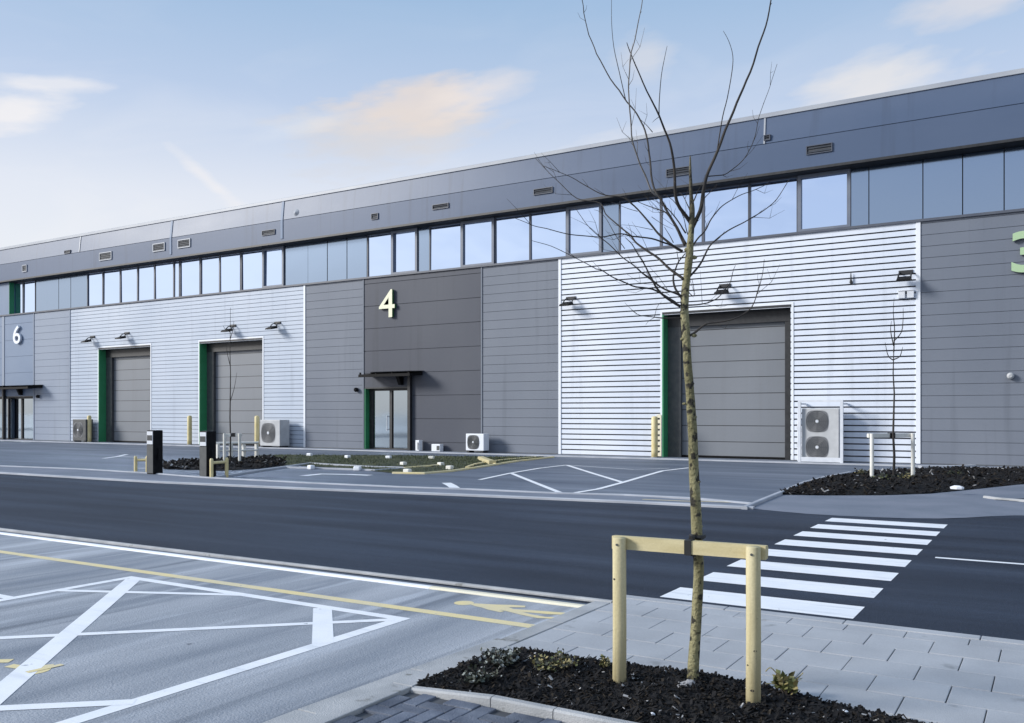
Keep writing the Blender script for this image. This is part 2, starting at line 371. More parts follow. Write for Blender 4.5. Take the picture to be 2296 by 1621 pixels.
# kerb between the car park and the road: two pale lines with a dark channel
b = MB(); b.kerb([(-120, 6.55), (-60, 6.56), (-4.9, 6.58)], .085, 0, .022); struct(b.build('channel_edge', MT['white']))
b = MB(); b.kerb([(-120, 6.76), (-30, 6.77), (-8, 6.79), (-3.2, 6.84)], .06, 0, .03); struct(b.build('road_kerb', MT['kerb']))
# footpath strip along the far side of the road
inner = [G(*p) for p in [(0,1046),(180,1053),(330,1062),(470,1073),(700,1085),(900,1094),(1050,1099),(1250,1108),(1400,1112),(1560,1120),(1690,1132)]]
b = MB(); ip = [Vector((-150, inner[0].y - 3.2, 0))] + inner
fo = [Vector((-150, far[0].y - 3.0, 0))] + far
def resample(pl, n):
    d = [0]
    for a, c in zip(pl[:-1], pl[1:]): d.append(d[-1] + (c - a).length)
    out = []
    for k in range(n):
        s = d[-1] * k / (n - 1)
        j = max(i for i in range(len(d)) if d[i] <= s + 1e-9); j = min(j, len(pl) - 2)
        f = (s - d[j]) / max(d[j+1] - d[j], 1e-9)
        out.append(pl[j].lerp(pl[j+1], min(f, 1)))
    return out
ra, rb = resample(ip, 60), resample(fo, 60)
for k in range(59):
    b.face([(rb[k].x, rb[k].y, .012), (rb[k+1].x, rb[k+1].y, .012), (ra[k+1].x, ra[k+1].y, .012), (ra[k].x, ra[k].y, .012)])
struct(b.build('footpath', MT['path']))
b = MB(); b.kerb(fo, .15, 0, .05); struct(b.build('far_road_kerb', MT['kerb2']))
b = MB(); b.kerb(ip, .12, 0, .04); struct(b.build('footpath_kerb', MT['kerb2']))
# pale path in front of the dark bed on the right
front = [G(*p) for p in [(1690,1142),(1790,1152),(1870,1157),(2010,1163),(2130,1164),(2210,1159),(2295,1156)]] + [Vector((14, 16.8, 0))]
bedf = [G(*p) for p in [(1700,1128),(1745,1111),(1830,1112),(1960,1112),(2080,1109),(2190,1098),(2295,1086)]] + [Vector((14, 21.5, 0))]
b = MB(); ra, rb = resample(front, 40), resample(bedf, 40)
for k in range(39): b.face([(ra[k].x, ra[k].y, .010), (ra[k+1].x, ra[k+1].y, .010), (rb[k+1].x, rb[k+1].y, .010), (rb[k].x, rb[k].y, .010)])
struct(b.build('crossing_path', MT['path']))
b = MB(); b.kerb([G(*p) for p in [(2208,1117),(2235,1121),(2295,1126),(2420,1138)]], .09, 0, .05); struct(b.build('path_edge_kerb', MT['kerb']))
b = MB(); b.face([G(2225,1120,.015), G(2295,1124.5,.015), G(2420,1134,.015), G(2420,1110,.015), G(2295,1117,.015)]); struct(b.build('side_road', MT['road']))
# pale strip at the foot of the building
b = MB(); b.box(-80, 12, WY - 1.15, WY + .2, 0, .03); struct(b.build('building_path', MT['path']))
b = MB(); b.kerb([(-80, WY - 1.2), (-40, WY - 1.2), (12, WY - 1.2)], .12, 0, .05); struct(b.build('building_path_kerb', MT['kerb2']))

# near kerbs, flags, blocks
b = MB()
y = -6.0
while y < 6.7:
    b.box(-3.315, -3.172, y, min(y + .91, 6.74), 0, .035)
    w0, w1 = [max(0, min(.14, .14 * (5.9 - q) / 2.2)) for q in (y + .3, y + 1.21)]
    if w1 > .012: b.prism([(-3.322 - w0, y + .3), (-3.322, y + .3), (-3.322, y + 1.208), (-3.322 - w1, y + 1.208)], 0, .028)
    y += .916
struct(b.build('bed_side_kerb', MT['kerb'], bevel=.006))
sheet('flag_bed', [(-3.17, 4.11), (6, 4.11), (6, 7.0), (-3.17, 7.0)], .008, MT['joint'])
b = MB(); row = 1; yy = 4.666
while yy < 6.9:
    xx = -3.165 - (row % 2) * .20
    while xx < 5.5:
        x0 = max(xx, -3.168); x1 = xx + .400
        if x1 - x0 > .05:
            dz = random.uniform(-.0015, .0015)
            b.box(x0, x1, yy, min(yy + .348, 6.985), .0, .030 + dz)
        xx += .406
    yy += .354; row += 1
struct(b.build('flag_paving', MT['slab'], bevel=.004))
b = MB()
xx = -3.2
while xx < 8: b.box(xx, xx + .905, 6.995, 7.115, 0, .033); xx += .912
struct(b.build('flag_edge_kerb', MT['slab'], bevel=.006))
# block paving in a herringbone
sheet('block_bed', [(-3.168, 1.0), (4, 1.0), (4, 4.05), (-3.168, 4.05)], .006, MT['joint'])
b = MB(); s_ = .1; g_ = .004
for i in range(-30, 80):
    for j in range(-30, 60):
        k = (i - j) % 4
        x0 = -3.168 + i * s_; y0 = 2.045 + j * s_
        r_ = (x0, x0 + 2 * s_, y0, y0 + s_) if k == 0 else (x0, x0 + s_, y0, y0 + 2 * s_) if k == 3 else None
        if r_ and r_[0] >= -3.17 and r_[1] < 1.2 and r_[2] > 2.4 and r_[3] < 4.05:
            b.box(r_[0] + g_, r_[1] - g_, r_[2] + g_, r_[3] - g_, 0, .022 + random.uniform(-.003, .003))
struct(b.build('block_paving', MT['block'], bevel=.006))
# kerb along the front of the near bed: low at its end and rising
b = MB()
xs = [-3.168, -2.62, -2.235, -1.32, -.405, .51, 1.42, 2.3]
for a, c in zip(xs[:-1], xs[1:]):
    h0 = .030 if a < -3 else .068; h1 = .068
    a2, c2 = a + .003, c - .003
    rings = []
    for x_, h in ((a2, h0), (c2, h1)):
        rings.append([(x_, 4.052, -.02), (x_, 4.108, -.02), (x_, 4.108, h - .004), (x_, 4.102, h), (x_, 4.062, h), (x_, 4.052, h - .010)])
    b.loft([r[::-1] for r in rings])
struct(b.build('bed_front_kerb', MT['kerb']))

# painted markings
b = MB()
for k in range(8):
    y0 = 7.30 + .918 * k
    b.face([(-2.965, y0, .008), (-1.365, y0, .008), (-1.365, y0 + .5, .008), (-2.965, y0 + .5, .008)])
struct(b.build('zebra_crossing', MT['white']))
b = MB(); b.ribbon([(-1.17, 10.9), (6, 10.9)], .09, .008); struct(b.build('centre_line', MT['white']))
b = MB(); z = .0068
X0, X1, Y0, Y1 = -7.72, -4.36, .6, 5.47
b.ribbon([(X1, Y0), (X1, Y1)], .11, z); b.ribbon([(X0, Y0), (X0, Y1)], .10, z)
b.ribbon([(X0 - .05, Y1), (X1 + .055, Y1)], .10, z + .0003)
b.ribbon([(X0 + .1, Y1 - .03), (-5.16, 2.82), (-3.9 - .46, 1.98)], .15, z + .0006)
b.ribbon([(-5.16, Y1 - .03), (X1, 4.60)], .15, z + .0006)
b.ribbon([(X0, 4.72), (-6.10, Y1)], .085, z + .0009)
b.ribbon([(X0, 2.30), (-6.42, 3.51), (X1 - .03, Y1 - .05)], .085, z + .0009)
b.ribbon([(-6.6, 1.1), (-4.89, 2.67), (X1, 3.12)], .095, z + .0009)
b.ribbon([(X0 - 4.2, Y1 - 1.2), (X0 - .02, Y1 - 1.15)], .09, z + .0006)
struct(b.build('hatched_bay_lines', MT['white']))
b = MB(); b.ribbon([(-60, 5.71), (-10.4, 5.71), (-3.33, 5.79)], .11, .0068); struct(b.build('walkway_line', MT['yellow']))
b = MB(); b.kerb([(-4.895, 6.58), (-3.33, 6.585)], .085, 0, .022); struct(b.build('walkway_edge_line', MT['cream']))
# walking figure painted on the walkway (lies with its head to the left)
b = MB()
def poly(pts, z=.0068): b.face([G(x, y, z) for x, y in pts])
def disc(x, y, rx, z=.0068):
    c = G(x, y, z); b.face([(c.x + rx * math.cos(a * math.pi / 8), c.y + rx * math.sin(a * math.pi / 8), z) for a in range(16)])
def limb(pts, wd, z=.0068): b.ribbon([G(x, y) for x, y in pts], wd, z)
disc(1040, 1351.5, .085)
poly([(1052,1354),(1066,1352.5),(1110,1355),(1150,1356),(1178,1358),(1176,1361.5),(1140,1361),(1150,1365),(1215,1369.5),(1262,1373),(1292,1375.5),(1284,1378.5),(1235,1377),(1170,1371.5),(1190,1377),(1222,1382.5),(1254,1384),(1246,1387),(1205,1385.5),(1168,1378),(1128,1368),(1090,1364),(1066,1359)], .0071)
limb([(1078,1360),(1098,1367),(1126,1373)], .055, .0074)
struct(b.build('pedestrian_symbol', MT['yellow']))
b = MB()
disc(75, 1502, .10); limb([(20,1494),(60,1500),(120,1494)], .07, .0071); limb([(0,1488),(14,1480)], .10, .0074); limb([(60,1510),(140,1492)], .05, .0086)
struct(b.build('bay_symbol', MT['yellow']))
b = MB()
for pl, wd in [([(1145,1061),(1200,1083),(1258,1106)], .13), ([(1270,1043),(1330,1062),(1396,1082)], .13),
               ([(1290,1105),(1340,1097),(1396,1082),(1450,1066),(1485,1056),(1545,1049)], .13), ([(1075,1076),(1145,1061),(1210,1050),(1270,1043)], .12),
               ([(1000,1083),(1012,1089),(1020,1095)], .22), ([(1270,1043),(1420,1053),(1500,1050)], .07)]:
    b.ribbon([G(*p) for p in pl], wd, .0065 + .0006 * len(b.f) * .2)
struct(b.build('far_bay_lines', MT['white']))
b = MB()
for pl, wd in [([(680,1067),(720,1063),(780,1064),(830,1066)], .28), ([(232,1028),(262,1024),(284,1019)], .16), ([(303,1050),(330,1050),(480,1051)], .12), ([(262,1024),(330,1026)], .10)]:
    b.ribbon([G(*p) for p in pl], wd, .0065 + .0006 * len(b.f) * .2)
struct(b.build('worn_line_marks', MT['white']))

# ------------------------------------------------------------------ the warehouse
wh = thing('warehouse', 'long low warehouse terrace with white and grey cladding and a window strip under dark eaves', 'building', (-25, WY, 0))
XA, XB = -82.0, 12.0
ZS, ZT, ZR = 7.69, 9.72, 11.85                 # sill, window head, roof edge
GY = WY + .32                                  # window plane
doors = [(WX(222), WX(337)), (WX(448), WX(588)), (WX(1486), WX(1772))]
ZD = 5.2
x5 = [WX(v) for v in (8, 76, 157, 683, 815, 1080, 1255, 2058)]
def ribbed(b, x0, x1, z0, z1, pitch=.2, groove=.046, depth=.07):
    z = z0
    zs = [(z0, 0)]
    k = math.floor(z0 / pitch) + 1
    while True:
        c = k * pitch
        if c + groove > z1: break
        if c > z0: zs += [(c, 0), (c + .006, depth), (c + groove - .012, depth), (c + groove, 0)]
        k += 1
    zs.append((z1, 0))
    for (a, p), (c, q) in zip(zs[:-1], zs[1:]):
        if c - a < 1e-6: continue
        b.face([(x0, WY + p, a), (x1, WY + p, a), (x1, WY + q, c), (x0, WY + q, c)], 1 if p or q else 0)  # groove faces get a darker material, painting in the shade of the grooves
def flatpanel(b, x0, x1, z0, z1, pitch, groove=.015, depth=.025, off=0.0, y=None):
    ribbed_y = WY if y is None else y
    zs = [(z0, 0)]; k = math.floor((z0 - off) / pitch) + 1
    while k * pitch + off + groove < z1:
        c = k * pitch + off
        zs += [(c, 0), (c + .004, depth), (c + groove - .004, depth), (c + groove, 0)]; k += 1
    zs.append((z1, 0))
    for (a, p), (c, q) in zip(zs[:-1], zs[1:]):
        b.face([(x0, ribbed_y + p, a), (x1, ribbed_y + p, a), (x1, ribbed_y + q, c), (x0, ribbed_y + q, c)])
def cladding(name, x0, x1, fn, m, openings=(), **kw):
    b = MB(); x = x0
    for (a, c, h) in openings:
        fn(b, x, a, .05, ZS - .06, **kw); fn(b, a, c, h, ZS - .06, **kw); x = c
    fn(b, x, x1, .05, ZS - .06, **kw)
    return b.build(name, m, wh)
ENT4 = (WX(819), WX(919), 2.72); ENT6 = (WX(-40), WX(76), 2.62)
cladding('cladding_panel', XA, x5[0] - .12, flatpanel, MT['bluel'], [(ENT6[0], x5[0] - .12, ENT6[2])], pitch=1.0)
cladding('cladding_panel', x5[0] + .12, x5[1], flatpanel, MT['bluel'], [(x5[0] + .12, ENT6[1], ENT6[2])], pitch=1.0, off=.1)
cladding('cladding_panel', x5[1], x5[2], flatpanel, MT['greyl'], (), pitch=.4)
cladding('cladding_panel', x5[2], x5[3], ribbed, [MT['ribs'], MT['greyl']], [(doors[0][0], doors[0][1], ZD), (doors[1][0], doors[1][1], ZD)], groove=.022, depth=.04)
cladding('cladding_panel', x5[3], x5[4], flatpanel, MT['greym'], (), pitch=.36)
cladding('cladding_panel', x5[4], x5[5], flatpanel, MT['greyd'], [ENT4], pitch=1.0, off=.38, groove=.028)
cladding('cladding_panel', x5[5], x5[6], flatpanel, MT['greym'], (), pitch=.36)
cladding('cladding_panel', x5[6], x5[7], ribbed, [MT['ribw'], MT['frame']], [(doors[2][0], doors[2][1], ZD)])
cladding('cladding_panel', x5[7], XB, flatpanel, MT['greym'], (), pitch=.36)
# upright flashings where two claddings meet
for x_, m_, wd in [(x5[0], 'greyl', .12), (x5[1], 'greyl', .04), (x5[2], 'greyl', .04), (x5[3], 'trimw', .055), (x5[4], 'greym', .03), (x5[5], 'greym', .03), (x5[6], 'trimw', .055), (x5[7], 'trimw', .065)]:
    b = MB(); b.box(x_ - wd, x_ + wd, WY - .03, WY + .12, .04, ZS - .06); b.build('corner_flashing', MT[m_], wh)
for a, c in ((XA, ENT6[0]), (x5[1], doors[0][0]), (doors[0][1], doors[1][0]), (doors[1][1], ENT4[0]), (ENT4[1], doors[2][0]), (doors[2][1], XB)):
    b = MB(); b.box(a, c, WY - .012, WY + .2, 0, .055); b.build('base_trim', MT['anth'], wh)
# sill
b = MB(); b.box(XA, XB, WY - .07, GY + .06, ZS - .06, ZS + .02); b.build('window_sill', MT['frame'], wh)
# backing walls, roof, ends
b = MB(); b.box(XA, XB, WY + .75, WY + .95, 0, ZR - .3); b.build('back_wall', MT['dark'], wh)
b = MB(); b.box(XA, XB, WY + 1.0, WY + 34, ZR - .45, ZR - .15); b.build('roof', MT['eave'], wh)
for a in (XA - .15, XB):
    b = MB(); b.box(a, a + .15, WY, WY + 34, 0, ZR - .05); b.build('end_wall', MT['greym'], wh)
# fascia (overhangs the glass), its lower face, a seam and a leaning upper half, pale edge strip
FY = WY - .24
ZM = 10.78
b = MB()
prof = [(FY, ZT), (FY, ZM - .012), (FY + .03, ZM - .008), (FY + .03, ZM + .008), (FY, ZM + .012), (FY + .10, ZR - .16)]
for (p, a), (q, c) in zip(prof[:-1], prof[1:]): b.face([(XA, p, a), (XB, p, a), (XB, q, c), (XA, q, c)])
fas = b.build('fascia', MT['fascia'], wh)
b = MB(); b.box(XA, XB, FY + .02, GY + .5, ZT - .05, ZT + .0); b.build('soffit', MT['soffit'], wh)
b = MB(); b.box(XA, XB, FY - .03, FY + .02, ZT - .035, ZT + .05); b.build('fascia_drip', MT['dark'], fas)
b = MB()
prof = [(FY + .10, ZR - .16), (FY + .055, ZR - .155), (FY + .055, ZR - .02), (FY + .09, ZR), (FY + 1.6, ZR - .02), (FY + 1.6, ZR - .16)]
for (p, a), (q, c) in zip(prof[:-1], prof[1:]): b.face([(XA, p, a), (XB, p, a), (XB, q, c), (XA, q, c)])
b.build('eaves_strip', MT['eave'], fas)
for px_ in (178, 383, 632, 1713):
    x_ = WX(px_, FY); b = MB()
    wd = .028 if px_ in (178, 1713) else .07
    rg = [[(x_ - wd, FY + o1 - .03, zz), (x_ + wd, FY + o1 - .03, zz), (x_ + wd, FY + o1 + .03, zz), (x_ - wd, FY + o1 + .03, zz)] for zz, o1 in ((9.9 if px_ in (383, 632) else ZM, 0), (ZM + .01, 0), (ZR - .17, .10))]
    b.loft(rg); b.build('joint_cover_strip', MT['eave'] if px_ in (178, 1713) else MT['bluel'], fas)
# vents in the fascia: left, right, top, bottom in the photograph
for (l, r_, tp, bt, fr) in [(52,60,596,608,1),(146,158,562,568,0),(225,250,566,583,1),(345,369,546,563,1),(401,426,537,555,1),(589,616,515,528,0),(834,847,479,492,0),(971,1005,456,470,0),(1198,1238,420,437,0),(1495,1545,374,397,0),(1809,1864,322,346,0),(1714,1725,304,314,0)]:
    p0, p1 = P(l, bt, FY), P(r_, tp, FY); pm = P((l + r_) / 2, (tp + bt) / 2, FY)
    hh = (bt - tp - (r_ - l) * .16) * .5 / FPX * math.hypot(pm.x, pm.y)
    hh = max(hh, .07)
    x0, x1, z0, z1 = p0.x, p1.x, pm.z - hh, pm.z + hh
    b = MB(); ft = .05 if fr else .025; mi = 1
    for q in ((x0 - ft, x1 + ft, z1, z1 + ft), (x0 - ft, x1 + ft, z0 - ft, z0), (x0 - ft, x0, z0, z1), (x1, x1 + ft, z0, z1)):
        b.box(q[0], q[1], FY - .05, FY + .09, q[2], q[3], 1)
    b.box(x0, x1, FY - .006, FY + .09, z0, z1, 0)
    n_ = max(2, int((z1 - z0) / .08))
    for k in range(n_):
        zz = z0 + (z1 - z0) * (k + .5) / n_
        b.face([(x0, FY - .04, zz - .03), (x1, FY - .04, zz - .03), (x1, FY - .008, zz + .03), (x0, FY - .008, zz + .03)], 0)
    b.build('louvre_vent', [MT['louvre'], MT['eave'] if fr else MT['frame']], fas)
# end of the window strip on the far left
XW0 = WX(21)
b = MB(); b.box(XA, XW0, WY - .02, GY + .1, ZS + .02, ZT - .05); b.build('upper_wall', MT['bluel'], wh)
b = MB(); b.box(XW0, XW0 + .03, WY - .02, GY - .03, ZS + .02, ZT - .05); b.build('strip_end_reveal', MT['green'], wh)
# the strip of windows and panels: start, end, kind (w fixed light, o opening light with a deep frame, p panel)
strip = [(29,51,'w'),(53,79,'w'),(82,105,'p'),(106,131,'p'),(133,158,'p'),(160,195,'p'),(197,230,'w'),(232,269,'w'),(271,308,'w'),(310,346,'w'),(348,389,'w'),(391,402,'w'),
    (405,448,'w'),(451,492,'w'),(494,539,'w'),(542,589,'w'),(591,637,'o'),(639,690,'p'),(691,733,'p'),(735,777,'p'),(779,822,'p'),(825,878,'w'),(880,936,'o'),(938,962,'p'),(964,1034,'w'),(1036,1108,'o'),
    (1110,1188,'w'),(1189,1270,'w'),(1272,1349,'o'),(1351,1387,'p'),(1389,1481,'w'),(1483,1575,'w'),(1577,1679,'w'),(1680,1788,'w'),(1790,1906,'o'),(1907,1947,'p'),(1948,2068,'p'),(2069,2157,'p'),(2158,2250,'p'),(2251,2345,'p')]
last = strip[-1][1]
zb, zt = ZS + .02, ZT - .05
for (l, r_, kd) in strip:
    x0, x1 = WX(l - 1, GY), WX(r_ + 1, GY)
    if kd == 'p':
        b = MB(); b.box(x0 + .022, x1 - .022, GY - .01, GY + .05, zb + .01, zt - .01); b.build('infill_panel', MT['infill'], wh)
        continue
    fw = .05 if kd == 'w' else .11
    fo_ = 0 if kd == 'w' else .055
    b = MB(); y0, y1 = GY - .03 - fo_, GY + .06
    fb = fw * (1.0 if kd == 'w' else 1.2)
    b.box(x0, x0 + fw, y0, y1, zb, zt); b.box(x1 - fw, x1, y0, y1, zb, zt); b.box(x0 + fw, x1 - fw, y0, y1, zb, zb + fb); b.box(x0 + fw, x1 - fw, y0, y1, zt - fw, zt)
    wo = b.build('window', MT['frame'] if kd == 'w' else MT['framel'], wh)
    o1, o2, o3 = [random.uniform(-.012, .012) for _ in range(3)]
    b = MB(); b.face([(x0 + fw - .02, GY + .016 + o1, zb + fb - .02), (x1 - fw + .02, GY + .016 + o2, zb + fb - .02), (x1 - fw + .02, GY + .016 + o2 + o3, zt - fw + .02), (x0 + fw - .02, GY + .016 + o1 + o3, zt - fw + .02)])
    b.build('pane', MT['glass'], wo)
xl = WX(last + 1, GY)
while xl < XB:
    b = MB(); b.box(xl + .012, min(xl + 1.4, XB) - .012, GY - .01, GY + .05, zb + .01, zt - .01); b.build('infill_panel', MT['infill'], wh); xl += 1.4
b = MB(); b.box(XW0 + .03, XB, GY + .07, GY + .12, ZS, ZT); b.build('strip_backing', MT['dark'], wh)
# loading doors
for (a, c) in doors:
    b = MB(); DY = WY + .58
    n_ = 9; h = (ZD - .02) / n_
    for k in range(n_):
        z0 = .03 + k * h
        b.box(a + .02, c - .02, DY + .014, DY + .05, z0, z0 + h, 1)
        b.box(a + .02, c - .02, DY, DY + .012, z0 + .012, z0 + h - .012)
    dd = b.build('loading_door', [MT['shut'], MT['dark']], wh)
    b = MB(); b.box(a - .03, a + .02, WY - .02, WY + .5, 0, ZD + .02); b.build('reveal', MT['green'], dd)
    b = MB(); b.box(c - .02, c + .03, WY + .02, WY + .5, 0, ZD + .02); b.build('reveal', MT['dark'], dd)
    b = MB(); b.box(a + .02, a + .52, WY + .42, WY + .57, 0, ZD); b.build('guide_rail', MT['anth'], dd)  # guide rail, widened in dark colour to take in the reveal's shadow
    b = MB(); b.box(c - .30, c - .02, WY + .42, WY + .57, 0, ZD); b.build('guide_rail', MT['dark'], dd)
    b = MB(); b.box(a - .03, c + .03, WY - .015, WY + .57, ZD + .02, ZD + .10); b.box(a + .02, c - .02, WY + .40, WY + .57, ZD - .42, ZD + .02); b.build('header', MT['dark'], dd)
    b = MB(); b.box(a - .10, a - .03, WY - .02, WY + .1, .05, ZD + .1); b.box(c + .03, c + .10, WY - .02, WY + .1, .05, ZD + .1); b.box(a - .10, c + .10, WY - .02, WY + .1, ZD + .10, ZD + .17); b.build('door_trim', MT['trimw'], dd)
    b = MB(); b.box(a + .02, c - .02, DY - .03, DY + .05, .02, .10); b.build('bottom_seal', MT['black'], dd)
# entrances
def entrance(x0, x1, h, left_lo, mids, reveal):
    b = MB(); EY = WY + .28
    fr = .09
    xs_ = [x0] + mids + [x1]
    b.box(x0, x1, EY, EY + .1, h - fr, h)
    for i, x_ in enumerate(xs_):
        wd = .10 if i in (0, len(xs_) - 1) else .07
        lo_ = x_ if i == 0 else (x_ - 2 * wd if i == len(xs_) - 1 else x_ - wd)
        b.box(lo_, lo_ + 2 * wd, EY - .02, EY + .1, .03, h - fr)
    b.box(x0, x1, EY - .025, EY + .1, 0, .09)
    e = b.build('entrance_door', MT['dark'], wh)
    for a, c in zip(xs_[:-1], xs_[1:]):
        b = MB(); b.face([(a + .1, EY + .04, .09), (c - .1, EY + .04, .09), (c - .1, EY + .04, h - fr), (a + .1, EY + .04, h - fr)]); b.build('pane', MT['dglass'], e)
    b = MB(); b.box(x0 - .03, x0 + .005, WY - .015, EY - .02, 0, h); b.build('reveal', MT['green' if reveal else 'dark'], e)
    b = MB(); b.box(x1 - .005, x1 + .03, WY - .015, EY - .02, 0, h); b.box(x0, x1, WY - .015, EY + .1, h, h + .06); b.build('door_surround', MT['dark'], e)
    b = MB(); hx = mids[0] - .18
    b.tube([(hx, EY - .06, .85), (hx, EY - .06, 1.55)], .018, 8); b.box(hx - .01, hx + .01, EY - .06, EY + .03, .9, .93); b.box(hx - .01, hx + .01, EY - .06, EY + .03, 1.47, 1.5)
    b.build('handle', MT['pale'], e)
    return e
entrance(ENT4[0], ENT4[1], ENT4[2], 0, [WX(877, WY + .3)], True)
entrance(ENT6[0], ENT6[1], ENT6[2], 0, [WX(20, WY + .3), WX(50, WY + .3)], False)
def canopy(x0, x1, z, dep, post):
    y0 = WY - dep
    b = MB()
    b.box(x0, x1, y0, y0 + .10, z - .08, z + .04); b.box(x0, x1, WY - .10, WY - .005, z - .02, z + .16)
    for k in range(4):
        xx = x0 + .05 + (x1 - x0 - .16) * k / 3; b.box(xx, xx + .06, y0 + .01, y0 + .07, z + .04, z + .122)
    for k in range(5):
        xx = x0 + (x1 - x0 - .08) * k / 4
        rg = [[(xx, yy, zz), (xx + .08, yy, zz), (xx + .08, yy, zz + .11), (xx, yy, zz + .11)] for yy, zz in ((y0 + .1, z - .08), (WY - .1, z - .01))]
        b.loft([q[::-1] for q in rg])
    c = b.build('canopy', MT['black'], wh)
    b = MB(); b.face([(x0 - .05, y0 - .06, z + .125), (x1 + .05, y0 - .06, z + .125), (x1 + .05, WY - .02, z + .175), (x0 - .05, WY - .02, z + .175)]); b.face([(x0 - .05, y0 - .06, z + .14), (x0 - .05, WY - .02, z + .19), (x1 + .05, WY - .02, z + .19), (x1 + .05, y0 - .06, z + .14)]); b.build('glass_sheet', MT['cglass'], c)
    xm = x0 + (x1 - x0) * .6
    b = MB(); b.loft([[(xm - .09, WY - .35, z + .0), (xm + .09, WY - .35, z + .0), (xm + .09, WY - .004, z + .0), (xm - .09, WY - .004, z + .0)], [(xm - .06, WY - .18, z - .42), (xm + .10, WY - .18, z - .42), (xm + .10, WY - .004, z - .42), (xm - .06, WY - .004, z - .42)]][::-1]); b.build('bracket', MT['black'], c)
    if post:
        b = MB(); b.box(post, post + .14, WY - .16, WY - .005, .03, z + .16); b.build('side_blade', MT['dark'], c)
canopy(WX(803, WY - .9), WX(918, WY - .9), 3.28, .9, WX(918))
canopy(WX(-50, WY - .9), WX(62, WY - .9), 3.16, .9, WX(10))

# unit numbers on the wall
def number(txt, px_, top, bot, face, ret, label, bold=.004):
    cu = bpy.data.curves.new('number', 'FONT'); cu.body = txt; cu.size = 1.0; cu.extrude = .055; cu.offset = bold; cu.resolution_u = 6
    tmp = bpy.data.objects.new('tmp', cu); C.objects.link(tmp)
    dg = bpy.context.evaluated_depsgraph_get(); dg.update()
    me = bpy.data.meshes.new_from_object(tmp.evaluated_get(dg)); bpy.data.objects.remove(tmp)
    x0 = min(v.co.x for v in me.vertices); x1 = max(v.co.x for v in me.vertices); y0 = min(v.co.y for v in me.vertices); y1 = max(v.co.y for v in me.vertices)
    pm = P(px_[0], (top + bot) / 2, WY - .06); ztop = P(sum(px_) / 2, top, WY - .06).z; zbot = P(sum(px_) / 2, bot, WY - .06).z
    xa, xb = P(px_[0], 900, WY - .06).x, P(px_[1], 900, WY - .06).x
    for v in me.vertices:
        x_, y_, z_ = v.co
        v.co = (xa + (x_ - x0) / (x1 - x0) * (xb - xa), WY - .09 - z_, zbot + (y_ - y0) / (y1 - y0) * (ztop - zbot))
    me.materials.clear(); me.materials.append(face); me.materials.append(ret)
    me.update()
    for p in me.polygons: p.material_index = 0 if abs(p.normal.y) > .7 else 1
    o = bpy.data.objects.new('number_sign', me); C.objects.link(o)
    for p in me.polygons: p.use_smooth = False
    return tag(o, label, 'sign')
number('4', (852, 887), 650, 712, MT['creamf'], MT['signg'], 'cream number 4 with green edges on the dark grey wall above an entrance')
number('3', (2267, 2335), 518, 611, MT['greenf'], MT['signd'], 'pale green number 3 on the grey wall, on the far right of the building', .02)
number('6', (32, 48), 730, 771, MT['whitef'], MT['signw'], 'white number 6 high on the blue grey wall of the farthest unit', .008)

# floodlights on the wall
def floodlight(px_, py_, label, s=.8, white=False):
    p = P(px_, py_, WY - .3)
    t = thing('floodlight', label, 'wall light', (p.x, WY, p.z), 'floodlights on the warehouse wall')
    b = MB(); x, z_ = p.x, p.z
    b.loft([[(x - .26*s, WY - .62, z_ - .10), (x + .26*s, WY - .62, z_ - .10), (x + .26*s, WY - .20, z_ - .02), (x - .26*s, WY - .20, z_ - .02)],
            [(x - .24*s, WY - .60, z_ - .03), (x + .24*s, WY - .60, z_ - .03), (x + .22*s, WY - .22, z_ + .10), (x - .22*s, WY - .22, z_ + .10)]])
    b.build('housing', MT['black'], t)
    b = MB(); b.face([(x - .23*s, WY - .60, z_ - .105), (x - .23*s, WY - .22, z_ - .032), (x + .23*s, WY - .22, z_ - .032), (x + .23*s, WY - .60, z_ - .105)]); b.build('lens', MT['lens'], t)
    b = MB()
    for sx in (-1, 1):
        b.tube([(x + sx * .22*s, WY - .01, z_ + .26), (x + sx * .22*s, WY - .18, z_ + .20), (x + sx * .24*s, WY - .34, z_ + .03)], .024, 6)
    b.box(x - .26*s, x + .26*s, WY - .035, WY - .002, z_ + .20, z_ + .32)
    b.build('bracket', MT['dark'], t)
floodlight(197, 765, 'black floodlight left of the pair over the farther dock door')
floodlight(274, 757, 'black floodlight right of the pair over the farther dock door')
floodlight(512, 741, 'black floodlight over the middle dock door, crossed by a thin sapling')
floodlight(612, 735, 'black floodlight up right of the middle dock door on white ribs')
floodlight(1272, 682, 'black floodlight at the left edge of the bright white ribbed wall')
floodlight(1619, 655, 'black floodlight over the nearest dock door beside the tree')
floodlight(2027, 626, 'black floodlight near the right edge of the white ribbed wall')
p = P(2034, 661, WY); b = MB()
for dx in (-.16, .10): b.box(p.x + dx - .10, p.x + dx + .10, WY - .12, WY - .003, p.z - .11, p.z + .11)
b.box(p.x - .26, p.x + .20, WY - .14, WY - .003, p.z + .113, p.z + .14)
tag(b.build('junction_box', MT['pale'], bevel=.01), 'pale grey junction box below the floodlight at the right edge of the white wall', 'box')
def domecam(px_, py_, label, m):
    p = P(px_, py_, WY); t = thing('security_camera', label, 'camera', (p.x, WY, p.z), 'cameras on the warehouse wall')
    b = MB(); b.tube([(p.x, WY - .003, p.z), (p.x, WY - .06, p.z)], [.09, .08], 12); b.build('mount', MT['anth'], t)
    b = MB(); b.tube([(p.x, WY - .06, p.z), (p.x, WY - .12, p.z), (p.x + .02, WY - .17, p.z - .02), (p.x + .02, WY - .19, p.z - .02)], [.10, .10, .07, .02], 12); b.build('dome', m, t)
domecam(2265, 843, 'small grey dome camera on the wall under the number 3', MT['acbody'])
